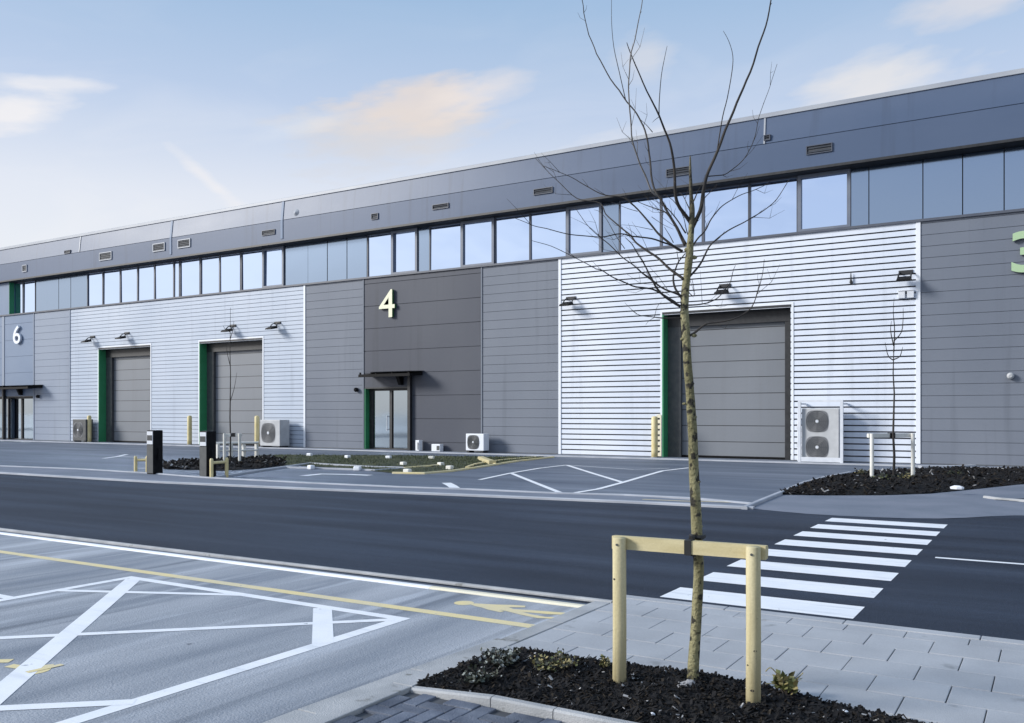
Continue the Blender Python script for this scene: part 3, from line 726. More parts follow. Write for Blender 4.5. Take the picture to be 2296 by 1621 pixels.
domecam(801, 874, 'small black camera on the wall beside the number 4 entrance', MT['black'])
domecam(88, 889, 'small black camera on the pale grey wall beside the farthest entrance', MT['black'])
p = P(1908, 628, WY); b = MB(); b.tube([(p.x, WY - .003, p.z - .08), (p.x, WY - .06, p.z - .08), (p.x, WY - .07, p.z), (p.x, WY - .07, p.z + .22)], [.05, .05, .03, .012], 8)
tag(b.build('wall_sounder', MT['dark']), 'tiny dark spike fitting on the white ribbed wall above the nearest dock door', 'fitting')
p = P(665, 478, FY + .05); b = MB(); b.loft([[(p.x + .22*math.cos(a*.3927)*k, FY + .05 - .14*(1.01-k), p.z + .2*math.sin(a*.3927)*k) for a in range(16)] for k in (1.0, .9, .6, .1)]); 
tag(b.build('bulkhead_light', MT['eave']), 'pale round bulkhead light on the upper fascia of the building', 'wall light')

# ------------------------------------------------------------------ plant against the wall
def fan(b, x, y, z, r, m_ring=0):
    n = 24
    for rr in (r, r*.82, r*.64, r*.46, r*.28):
        b.loft([[(x + (rr + o) * math.cos(2*math.pi*k/n), y + dy, z + (rr + o) * math.sin(2*math.pi*k/n)) for k in range(n)] for o, dy in ((-.008, -.012), (.008, -.012), (.008, .0), (-.008, .0))], cap=False)
    for k in range(8):
        a = 2*math.pi*k/8; b.box(0, 0, 0, 0, 0, 0) if False else None
        c, s = math.cos(a), math.sin(a)
        b.face([(x + c*.03 - s*.008, y - .014, z + s*.03 + c*.008), (x + c*.03 + s*.008, y - .014, z + s*.03 - c*.008), (x + c*r + s*.008, y - .014, z + s*r - c*.008), (x + c*r - s*.008, y - .014, z + s*r + c*.008)])
def ac_unit(px0, px1, ztop, dep, nf, label, group=None, y1=WY - .22, body='acbody', base=.10, name='heat_pump'):
    y0 = y1 - dep; x0, x1 = WX(px0, y0), WX(px1, y0)
    t = thing(name, label, 'heat pump', ((x0 + x1) / 2, y0, 0), group)
    b = MB(); b.box(x0, x1, y0, y1, base, ztop); b.build('casing', MT[body], t, bevel=.02)
    W_ = x1 - x0
    for k in range(nf):
        cz = base + (ztop - base) * ((k + .5) / nf); r = min(W_ * .34, (ztop - base) / nf * .40); cx = x0 + W_ * .42
        b = MB()
        n = 24; rg = []
        for q in range(n):
            a = 2*math.pi*q/n; c_, s_2 = math.cos(a), math.sin(a); e = .55
            rg.append((cx + r * 1.06 * math.copysign(abs(c_) ** e, c_), cz + r * 1.06 * math.copysign(abs(s_2) ** e, s_2)))
        b.face([(x_, y0 - .006, z_) for x_, z_ in rg])
        g = b.build('fan_grille', MT['acgrille'], t)
        b = MB(); fan(b, cx, y0 - .012, cz, r); b.build('guard_rings', MT['anth'], g)
        b = MB(); n = 14; b.loft([[(cx + rr*math.cos(2*math.pi*q/n), y0 - yy, cz + rr*math.sin(2*math.pi*q/n)) for q in range(n)][::-1] for rr, yy in ((r*.17, .008), (r*.17, .022), (r*.10, .028))]); b.build('fan_hub', MT['pale'], g)
    b = MB(); b.box(x0 + .05, x0 + .15, y0 + .02, y1 - .02, .03, base); b.box(x1 - .15, x1 - .05, y0 + .02, y1 - .02, .03, base); b.build('foot', MT['dark'], t)
    return x0, x1, y0
a0 = ac_unit(1797, 1880, 1.78, .55, 2, 'tall grey heat pump with two fans beside the nearest dock door')
ac_unit(583, 627, 1.32, .62, 1, 'grey heat pump behind the yellow bollard right of the middle dock door', y1=WY - .25)
ac_unit(1044, 1084, .80, .40, 1, 'small white air conditioner on the floor against the number 4 wall', y1=WY - .3, body='trimw', base=.12, name='air_conditioner')
ac_unit(163, 192, 1.30, .45, 1, 'dark grey heat pump behind the farthest yellow bollard', body='anth')
# pale guard frame round the large heat pump
x0, x1, y0 = a0
t = thing('guard_frame', 'pale metal guard frame around the tall two fan heat pump', 'guard', (x0, y0, 0))
for xx in (x0 - .10, x1 + .06):
    b = MB(); b.box(xx, xx + .09, y0 - .12, y0 - .03, .03, 1.98); b.build('post', MT['pale'], t)
b = MB(); b.box(x0 - .10, x1 + .15, y0 - .115, y0 - .035, 1.983, 2.05); b.build('rail', MT['pale'], t)
b = MB(); b.box(x0 - .008, x1 + .058, y0 - .11, y0 - .05, .05, .20); b.build('rail', MT['pale'], t)
for xx in (x0 - .10, x1 + .06):
    b = MB(); b.box(xx + .02, xx + .07, y0 - .028, WY - .03, 1.90, 1.96); b.build('arm', MT['pale'], t)
b = MB()
for k in range(3):
    xx = x0 - .30 + k * .07; b.tube([(xx, WY - .05, .03), (xx, WY - .05, 1.7 - k * .25)], .022, 8)
for z_ in (.5, 1.1): b.box(x0 - .34, x0 - .12, WY - .10, WY - .03, z_, z_ + .10)
tag(b.build('pipe_run', MT['pale']), 'pale pipes with dark clips between the nearest dock door and the heat pump', 'pipes')
# small white things at the foot of wall 4
for (l, r_, tp, bt, nm, lab) in [(931, 939, 987, 1009, 'cable_cabinet', 'narrow white upright cabinet beside the number 4 entrance'), (967, 986, 996, 1010, 'vent_cowl', 'low white vent cowl on the ground along the number 4 wall')]:
    Y_ = WY - .35; p0, p1 = P(l, bt, Y_), P(r_, tp, Y_)
    t = thing(nm, lab, 'cabinet' if nm[0] == 'c' else 'vent', ((p0.x + p1.x) / 2, Y_, 0))
    b = MB(); b.box(p0.x, p1.x, Y_, Y_ + .25, .03, p1.z); b.build('case', MT['trimw'], t, bevel=.015)
    b = MB(); b.box(p0.x + (p1.x - p0.x) * .62, p1.x - .03, Y_ - .012, Y_ + .0, .08, p1.z * .8); b.build('cover', MT['anth'], t)
p = P(203 - 0, 985, WY - .4)
b = MB(); b.box(WX(196), WX(203), WY - .25, WY - .08, .03, .42)
b.v = [(v[0] + WX(203) * 0, v[1], v[2]) for v in b.v]
tag(b.build('meter_box', MT['trimw'], bevel=.02), 'low white meter box against the wall beside the farthest yellow bollard', 'box')

# yellow bollards along the wall
def bollard(px_, h, label, src=[None]):
    x_ = WX(px_, WY - .45)
    if src[0] is None:
        t = thing('bollard', label, 'bollard', (x_, WY - .45, .0), 'yellow bollards along the wall')
        b = MB(); b.tube([(x_, WY - .45, z_) for z_ in (.0, .3, .9, 1.44, 1.50, 1.52)], [.115, .115, .115, .115, .09, .02], 16); b.build('post', MT['boll'], t, smooth=True)
        b = MB(); b.tube([(x_, WY - .45, .0), (x_, WY - .45, .05)], [.15, .14], 16); b.build('base_collar', MT['kerb'], t)
        src[0] = t
        return t
    t = copy_tree(src[0]); t['label'] = label; t.location = (x_, WY - .45, 0)
    return t
bollard(200, 1.5, 'yellow bollard left of the farthest dock door')
bollard(425, 1.5, 'yellow bollard between the two far dock doors')
bollard(576, 1.5, 'yellow bollard right of the middle dock door beside a heat pump')
bollard(1467, 1.5, 'yellow bollard against the bright white ribs left of the nearest dock door')

xa, xb = WX(1472), WX(1483)  # added bars: their pale colour stands for light reflected on the ribs
t = thing('rib_reflection', 'pale yellow bars added for light reflected on the ribs left of the nearest dock door', 'guard', (xa, WY, 0))
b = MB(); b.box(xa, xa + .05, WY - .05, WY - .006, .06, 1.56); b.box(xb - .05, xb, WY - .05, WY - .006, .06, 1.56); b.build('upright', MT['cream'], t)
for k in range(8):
    b = MB(); b.box(xa + .052, xb - .052, WY - .046, WY - .01, .06 + k * .2, .185 + k * .2); b.build('reflection_bar', MT['cream'], t)
# charging posts near the road
def charger(px_, py_, label, src=[None]):
    p = G(px_, py_)
    if src[0] is None:
        t = thing('charging_post', label, 'charging post', (p.x, p.y, 0), 'dark charging posts by the road')
        x_, y_ = p.x, p.y
        b = MB(); b.box(x_ - .14, x_ + .14, y_ - .02, y_ + .27, .0, 1.17); b.build('body', MT['black'], t, bevel=.02)
        b = MB(); b.box(x_ - .125, x_ + .125, y_ - .032, y_ - .021, .04, .78); b.build('front_panel', MT['anth'], t)
        b = MB(); b.box(x_ - .115, x_ + .115, y_ - .036, y_ - .021, .80, 1.14); h = b.build('display_panel', MT['pale'], t)
        b = MB(); b.box(x_ - .10, x_ + .10, y_ - .042, y_ - .037, .90, 1.04); b.build('screen', MT['screen'], h)
        b = MB(); b.tube([(x_ + .142, y_ + .12, .7), (x_ + .18, y_ + .12, .66), (x_ + .19, y_ + .11, .4), (x_ + .17, y_ + .10, .3), (x_ + .155, y_ + .12, .55)], .016, 6); b.build('cable', MT['black'], t)
        src[0] = t; return t
    t = copy_tree(src[0]); t['label'] = label; t.location = (p.x, p.y, 0); return t
charger(338, 1064, 'dark charging post standing in front of the farther dock door')
charger(457, 1071, 'dark charging post standing beside the small yellow hoop barrier')
# small yellow hoops in front of them
def hoop(pts, label):
    (xa, ya), (xb, yb), top = pts
    A, B = G(xa, ya), G(xb, yb); h = top
    t = thing('hoop_barrier', label, 'barrier', ((A.x + B.x) / 2, (A.y + B.y) / 2, 0), 'yellow timber hoops by the charging posts')
    for q in (A, B):
        b = MB(); b.tube([(q.x, q.y, 0), (q.x, q.y, h), (q.x, q.y, h + .04)], [.045, .045, .03], 10); b.build('post', MT['boll'], t)
    b = MB(); d = (B - A).normalized() * .046
    b.tube([(A.x + d.x, A.y + d.y, h - .07), (B.x - d.x, B.y - d.y, h - .07)], .035, 8); b.build('rail', MT['boll'], t)
hoop([(474, 1073), (508, 1070), .46], 'small yellow hoop barrier right of the darker charging posts')
hoop([(304, 1060), (330, 1060), .42], 'small yellow hoop barrier half hidden by the left charging post')

# ------------------------------------------------------------------ verge with grass in front of unit 4
def ruled(A, B, nu, nv): 
    ra, rb = resample(A, nu), resample(B, nu)
    return [[ra[i].lerp(rb[i], j / (nv - 1)) for j in range(nv)] for i in range(nu)]
def bed(name, A, B, nu, nv, h, m, amp=.02, sc=6.0, base=.012):
    g = ruled(A, B, nu, nv); b = MB(); H = []
    for i in range(nu):
        for j in range(nv):
            u, v = i / (nu - 1), j / (nv - 1)
            e = min(u, 1 - u) * 6; f = min(v, 1 - v) * 5
            k = min(1, e + .15) * min(1, f); k = k * k * (3 - 2 * k) if k < 1 else 1
            p = g[i][j]; z_ = base + h * k + amp * (0.25 + k) * (mnoise.noise(Vector((p.x * sc, p.y * sc, 0))) + .6 * mnoise.noise(Vector((p.x * sc * 2.7, p.y * sc * 2.7, 4))))
            b.v.append((p.x, p.y, max(z_, .008)))
    for i in range(nu - 1):
        for j in range(nv - 1):
            b.f.append((i*nv + j, (i+1)*nv + j, (i+1)*nv + j + 1, i*nv + j + 1)); b.m.append(0)
    return b
def scatter_chips(b, n, size, m=1, pale=.03, rnd=random):
    nf = len(b.f); faces = b.f[:nf]
    for _ in range(n):
        f = faces[rnd.randrange(nf)]
        P0, P1, P2, P3 = (Vector(b.v[k]) for k in f)
        u, v = rnd.random(), rnd.random()
        c = P0.lerp(P1, u).lerp(P3.lerp(P2, u), v)
        s = size * (.3 + 1.1 * rnd.random() ** 2.2); l_ = s * rnd.uniform(1, 3.2)
        a = rnd.uniform(0, 6.283); tl = rnd.uniform(-.9, .9)
        ax = Vector((math.cos(a) * math.cos(tl), math.sin(a) * math.cos(tl), math.sin(tl))); ay = Vector((-math.sin(a), math.cos(a), rnd.uniform(-.6, .6))).normalized(); az_ = ax.cross(ay).normalized()
        c = c + Vector((0, 0, s * .35)); mm = 2 if rnd.random() < pale else (3 if rnd.random() < .16 else 1)
        q = [c + ax * l_ * .5 * sx + ay * s * .5 * sy * rnd.uniform(.5, 1.1) for sx, sy in ((-1, -1), (1, -1), (1, 1), (-1, 1))]
        b.face([p - az_ * s * .12 for p in q[::-1]], mm); b.face([p + az_ * s * .12 for p in q], mm)
        for k in range(4):
            j = (k + 1) % 4; b.face([q[k] - az_ * s * .12, q[j] - az_ * s * .12, q[j] + az_ * s * .12, q[k] + az_ * s * .12], mm)
def grass(b, n, h, rnd=random):
    nf = len(b.f); faces = b.f[:nf]
    for _ in range(n):
        f = faces[rnd.randrange(nf)]; P0, P1, P2, P3 = (Vector(b.v[k]) for k in f)
        u, v = rnd.random(), rnd.random(); c = P0.lerp(P1, u).lerp(P3.lerp(P2, u), v)
        a = rnd.uniform(0, 6.283); d = Vector((math.cos(a), math.sin(a), 0)); hh = h * rnd.uniform(.5, 1.3)
        b.face([c - d * .012, c + d * .012, c + Vector((-d.y, d.x, 0)) * hh * rnd.uniform(-.5, .5) + Vector((0, 0, hh))], 1)
top = [G(*p) for p in [(560,1023),(630,1020),(760,1021),(900,1021),(1080,1025),(1218,1026)]]
bot = [G(*p) for p in [(560,1041),(640,1043),(700,1046),(790,1052),(880,1061),(1000,1059),(1100,1043),(1218,1028)]]
b = bed('grass_verge', bot, top, 120, 14, .02, None, .02, 1.2); grass(b, 7000, .05)
struct(b.build('grass_verge', [MT['soil'], MT['blade']]), 'stuff')
top = [G(*p) for p in [(366,1038),(430,1035),(480,1032),(560,1028),(640,1028)]]
bot = [G(*p) for p in [(366,1052),(430,1054),(500,1056),(580,1051),(640,1044)]]
b = bed('bark_mulch', bot, top, 60, 12, .08, None, .05, 2.0); scatter_chips(b, 1500, .065, pale=.05)
struct(b.build('bark_mulch', [MT['mulch'], MT['chipd'], MT['chipl'], MT['chipb']]), 'stuff')
b = MB(); b.kerb([G(*p) for p in [(485,1073),(560,1061),(640,1049),(694,1041),(760,1045),(830,1049),(905,1051)]], .10, 0, .06); struct(b.build('verge_kerb', MT['kerb2']))
b = MB(); b.kerb([G(*p) for p in [(880,1062),(950,1063),(1010,1058),(1060,1051),(1110,1043),(1160,1035),(1240,1026)]], .10, 0, .05); struct(b.build('verge_edge', MT['yellow']))
b = MB()
for pl in ([(1046,1050),(1066,1043),(1100,1037),(1140,1032),(1200,1027)], [(1072,1030),(1090,1036),(1112,1043)], [(905,1052),(935,1049),(965,1047),(990,1044)]): b.kerb([G(*p) for p in pl], .09, 0, .06)
struct(b.build('verge_inner_edge', MT['yellow']))
b = MB(); b.ribbon([G(*p) for p in [(1440,1121),(1530,1125),(1650,1128)]], .07, .016); struct(b.build('footpath_line', MT['yellow']))
b = MB(); b.kerb([G(*p) for p in [(630,1049),(760,1053),(840,1056),(905,1052)]], .07, 0, .05); struct(b.build('verge_inner_kerb', MT['kerb2']))
# little marker blocks in the verge
marks = [(694,1023,'w','white marker block at the far left of the grass verge'),(779,1028,'w','white marker block near the wall side of the verge, second from the charging posts'),(871,1029,'w','flat white marker block in the grass in front of the number 4 entrance'),
    (967,1030,'y','pale slanting marker block in the grass before the white vent cowl'),(697,1052,'w','white cube marker on the road side kerb of the grass verge'),(801,1055,'w','white marker block where the two verge kerbs meet'),
    (913,1061,'y','yellowish marker block at the corner where the verge edge starts to rise'),(1008,1053,'y','yellowish marker block on the curved verge edge'),(904,1044,'y','small yellowish marker block in the middle of the grass'),(988,1045,'y','small mossy yellow marker block in the right half of the grass')]
for i, (px_, py_, c, lab) in enumerate(marks):
    p = G(px_, py_); b = MB(); s = .13 if c == 'w' else .12
    a = random.uniform(-.4, .4); hx = .10; hy = .075
    q = [(p.x + math.cos(a) * dx - math.sin(a) * dy, p.y + math.sin(a) * dx + math.cos(a) * dy) for dx, dy in ((-hx, -hy), (hx, -hy), (hx, hy), (-hx, hy))]
    b.prism(q, 0, .12); o = b.build('marker_block', MT['trimw'] if c == 'w' else MT['timberw'], bevel=.03)
    tag(o, lab, 'marker', 'marker blocks in the grass verge')
p = [G(1078,1032), G(1092,1038), G(1104,1042)]
b = MB(); b.kerb(p, .22, 0, .14); tag(b.build('timber_edge', MT['timber']), 'pale yellow timber edge lying across the right end of the grass verge', 'timber')

# ------------------------------------------------------------------ dark bed on the right
A = [G(*p) for p in [(1752,1109),(1850,1111),(1960,1111),(2080,1107),(2190,1096),(2295,1085)]] + [Vector((9, 21.0, 0))]
B = [G(*p) for p in [(1757,1105),(1810,1083),(1900,1064),(2060,1055),(2200,1054),(2295,1057)]] + [Vector((9, 26.0, 0))]
b = bed('bark_mulch', A, B, 150, 40, .12, None, .035, 2.6); scatter_chips(b, 9000, .045, pale=.02)
struct(b.build('bark_mulch', [MT['mulch'], MT['chipd'], MT['chipl'], MT['chipb']]), 'stuff')
b = MB(); b.kerb([G(*p) for p in [(1668,1143),(1700,1129),(1748,1109),(1800,1086),(1850,1073),(1905,1062)]], .10, 0, .06); struct(b.build('bed_kerb', MT['kerb2']))
b = MB(); b.kerb([G(*p) for p in [(2062,1051),(2120,1051),(2180,1049)]], .25, 0, .10); struct(b.build('bed_back_kerb', MT['kerb2']))
def tuft(px_, py_, z, n, r, h, mats, label, name='shrub', cat='shrub', group=None, leaf=.02, up=.7, flat=1.0, t=None):
    c = G(px_, py_, z) if t is None else t
    th = thing(name, label, cat, (c.x, c.y, z), group)
    bs, bl = MB(), MB()
    for k in range(n):
        a = random.uniform(0, 6.283); rr = r * math.sqrt(random.random()); hh = h * random.uniform(.4, 1.0) * (1 - .45 * rr / r)
        tip = c + Vector((math.cos(a) * rr * flat, math.sin(a) * rr, hh)); root = c + Vector((math.cos(a) * rr * .25, math.sin(a) * rr * .25, -.02))
        mid = root.lerp(tip, .55) + Vector((random.uniform(-.1, .1) * r, random.uniform(-.1, .1) * r, h * .08))
        bs.tube([root, mid, tip], [leaf * .16, leaf * .12, leaf * .06], 4)
        for q in range(7):
            f = .3 + .7 * q / 6; p = (root.lerp(mid, f * 2) if f < .5 else mid.lerp(tip, f * 2 - 1))
            d = Vector((random.uniform(-1, 1), random.uniform(-1, 1), random.uniform(-.2, up))).normalized(); s_ = d.orthogonal().normalized(); ll = leaf * random.uniform(.7, 1.5); wd = ll * .28
            bl.face([p, p + d * ll * .5 + s_ * wd, p + d * ll, p + d * ll * .5 - s_ * wd], random.randrange(len(mats)))
    bs.build('stems', MT['twig'], th); bl.build('foliage', [MT[m_] for m_ in mats], th)
    return th
for i, (px_, py_, lab) in enumerate([(1930,1066,'ragged olive plant left of the pale tree guard in the far bed'),(1978,1078,'olive tuft between the posts of the pale tree guard'),(2028,1076,'dark scrubby plant under the right post of the pale tree guard'),(2150,1068,'small pale tipped plant in the far mulch bed right of the tree guard')]):
    tuft(px_, py_, .10, 14, .28, .20, ['leafk', 'leafg', 'leafk', 'leafk'] if i % 2 else ['leafk', 'leafk', 'leafd'], lab, group='low plants in the far mulch bed', leaf=.06)
b = MB(); p = G(2145, 1093, .15); b.loft([[(p.x + r_ * 1.7 * math.cos(a), p.y + r_ * math.sin(a), p.z - .03 + zz) for a in [k * .7854 for k in range(8)]] for r_, zz in ((.07, 0), (.075, .04), (.03, .07))]); tag(b.build('stone', MT['trimw']), 'white flat stone lying in the dark bed right of the far sapling', 'stone')

# ------------------------------------------------------------------ young trees
def smooth_path(pts, sub=4):
    out = []
    n = len(pts)
    for i in range(n - 1):
        p0, p1, p2, p3 = pts[max(i-1, 0)], pts[i], pts[i+1], pts[min(i+2, n-1)]
        for k in range(sub):
            t = k / sub
            out.append(.5 * ((2*p1) + (-p0 + p2)*t + (2*p0 - 5*p1 + 4*p2 - p3)*t*t + (-p0 + 3*p1 - 3*p2 + p3)*t*t*t))
    out.append(pts[-1]); return out
def guard(name, label, A, B, ztop, zb_, pr, mpost, mrail, rail=(.04, .035), over=.06, back=.075, sx=None):
    """two posts with a half-round rail fixed behind them"""
    t = thing(name, label, 'tree guard', ((A.x + B.x) / 2, (A.y + B.y) / 2, 0))
    d = (B - A); d.z = 0; d.normalize(); nb = Vector((-d.y, d.x, 0))
    for q in (A, B):
        b = MB(); b.tube([(q.x, q.y, zb_), (q.x + .002, q.y, zb_ + (ztop - zb_) * .5), (q.x, q.y, ztop - .004), (q.x, q.y, ztop)], [pr * 1.02, pr, pr * .985, pr * .93], 20)
        b.build('post', mpost, t, smooth=False)
    b = MB(); a_ = A + nb * back - d * over; c_ = B + nb * back + d * over; hw, hh = rail
    rg = []
    for q in (a_, c_):
        prof = [(-hw, -hh), (hw * .6, -hh * .95), (hw, -hh * .5), (hw, hh * .5), (hw * .6, hh * .95), (-hw, hh)]
        rg.append([(q.x + nb.x * u, q.y + nb.y * u, ztop - hh + .002 + v) for u, v in prof])
    b.loft(rg); b.build('rail', mrail, t)
    return t, d, nb
# near guard: two round pale posts with a rail behind, black strap to the trunk
PA, PB = G(1388, 1556, .0), G(1688, 1603, .0)
PA.z = PB.z = 0
tg, dvec, nvec = guard('tree_guard', 'pale timber guard of two round posts and a rail around the near young tree', PA, PB, .895, -.1, .039, MT['timber'], MT['timberh'], rail=(.034, .037), over=.058, back=.066)
for o in [q for q in bpy.data.objects if q.parent == tg]:
    for p in o.data.polygons: p.use_smooth = o.name.startswith('post')
for post, (q, spots_) in zip([o for o in bpy.data.objects if o.parent == tg and o.name.startswith('post')], ((PA, [(-.5, .66, .008), (.9, .30, .006)]), (PB, [(.5, .35, .009), (.7, .31, .006), (-.6, .27, .006), (.1, .14, .010), (.8, .52, .005)]))):
    b = MB()
    for (a, zz, r_) in spots_:
        d_ = (-nvec * math.cos(a) + dvec * math.sin(a)); sd_ = dvec * math.cos(a) + nvec * math.sin(a); c_ = Vector((q.x, q.y, zz)) + d_ * .0385
        b.loft([[c_ + d_ * o + sd_ * r_ * k * math.cos(t * .7854) + UP * r_ * .7 * k * math.sin(t * .7854) for t in range(8)] for k, o in ((1.3, -.002), (.9, .0012), (.2, .0008))])
    b.build('knot', MT['twig'], post)
b = MB()
for q in (PA, PB):
    c_ = Vector((q.x, q.y, .858)) - nvec * .039
    b.tube([c_ + nvec * .004, c_ - nvec * .004], .007, 8)
b.build('bolt_head', MT['anth'], tg)
# the near tree
T0 = 5.06
tree = thing('young_tree', 'bare young tree with olive bark and thin upswept twigs tied to a pale timber guard', 'tree', tuple(D(1552, 1535, T0)))
trunk_px = [(1551,1545,.046),(1553,1515,.038),(1556,1460,.035),(1560,1400,.0335),(1564,1330,.0335),(1566,1270,.034),(1563,1220,.0345),(1560,1150,.034),(1557,1090,.0325),(1554,1030,.031),(1553,980,.030),(1549,920,.0285),(1545,860,.0275),(1540,800,.0265),(1537,740,.0265),(1534,695,.0275),(1536,650,.0255),(1541,610,.024),(1545,575,.0245),(1547,545,.021),(1550,505,.019),(1551,470,.0175),(1549,440,.0125),(1548,410,.0105),(1547,380,.0075),(1547,350,.004)]
tp = [D(x, y, T0 + .012 * math.sin(i * .9)) for i, (x, y, r_) in enumerate(trunk_px)]
tr = [r_ * .88 for *_, r_ in trunk_px]
sp = smooth_path(tp, 4); sr = []
for i in range(len(tr) - 1):
    for k in range(4): sr.append(tr[i] + (tr[i+1] - tr[i]) * k / 4)
sr.append(tr[-1]); sr = [r_ * (1 + .07 * mnoise.noise(p * 9)) for p, r_ in zip(sp, sr)]
b = MB(); b.tube(sp, sr, 14, wob=.06)
for (x, y, r_) in [(1541,560,.017),(1556,577,.015),(1539,604,.010),(1530,700,.016),(1556,752,.014),(1530,760,.012),(1551,860,.012),(1534,905,.010),(1557,935,.012),(1566,1080,.010),(1552,1130,.010),(1571,1180,.010)]:  # knots and bud scars
    c = D(x, y, T0 - .012); n = 8
    b.loft([[c + RT * (r_ * k * math.cos(q * .7854)) + UP * (r_ * .7 * k * math.sin(q * .7854)) - FW * (.012 * (1 - k)) for q in range(8)] for k in (1.2, .9, .3)])
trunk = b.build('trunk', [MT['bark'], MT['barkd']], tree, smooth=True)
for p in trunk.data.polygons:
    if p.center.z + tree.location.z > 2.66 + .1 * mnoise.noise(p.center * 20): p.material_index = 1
def zA(p): return (1227.3 + p[0] * .3563, p[1] * .3563)
def zB(p): return (1335.6 + p[0] * .2227, 397.1 + p[1] * .2227)
def zC(p): return (1010.7 + p[0] * .3563, 288.8 + p[1] * .3563)
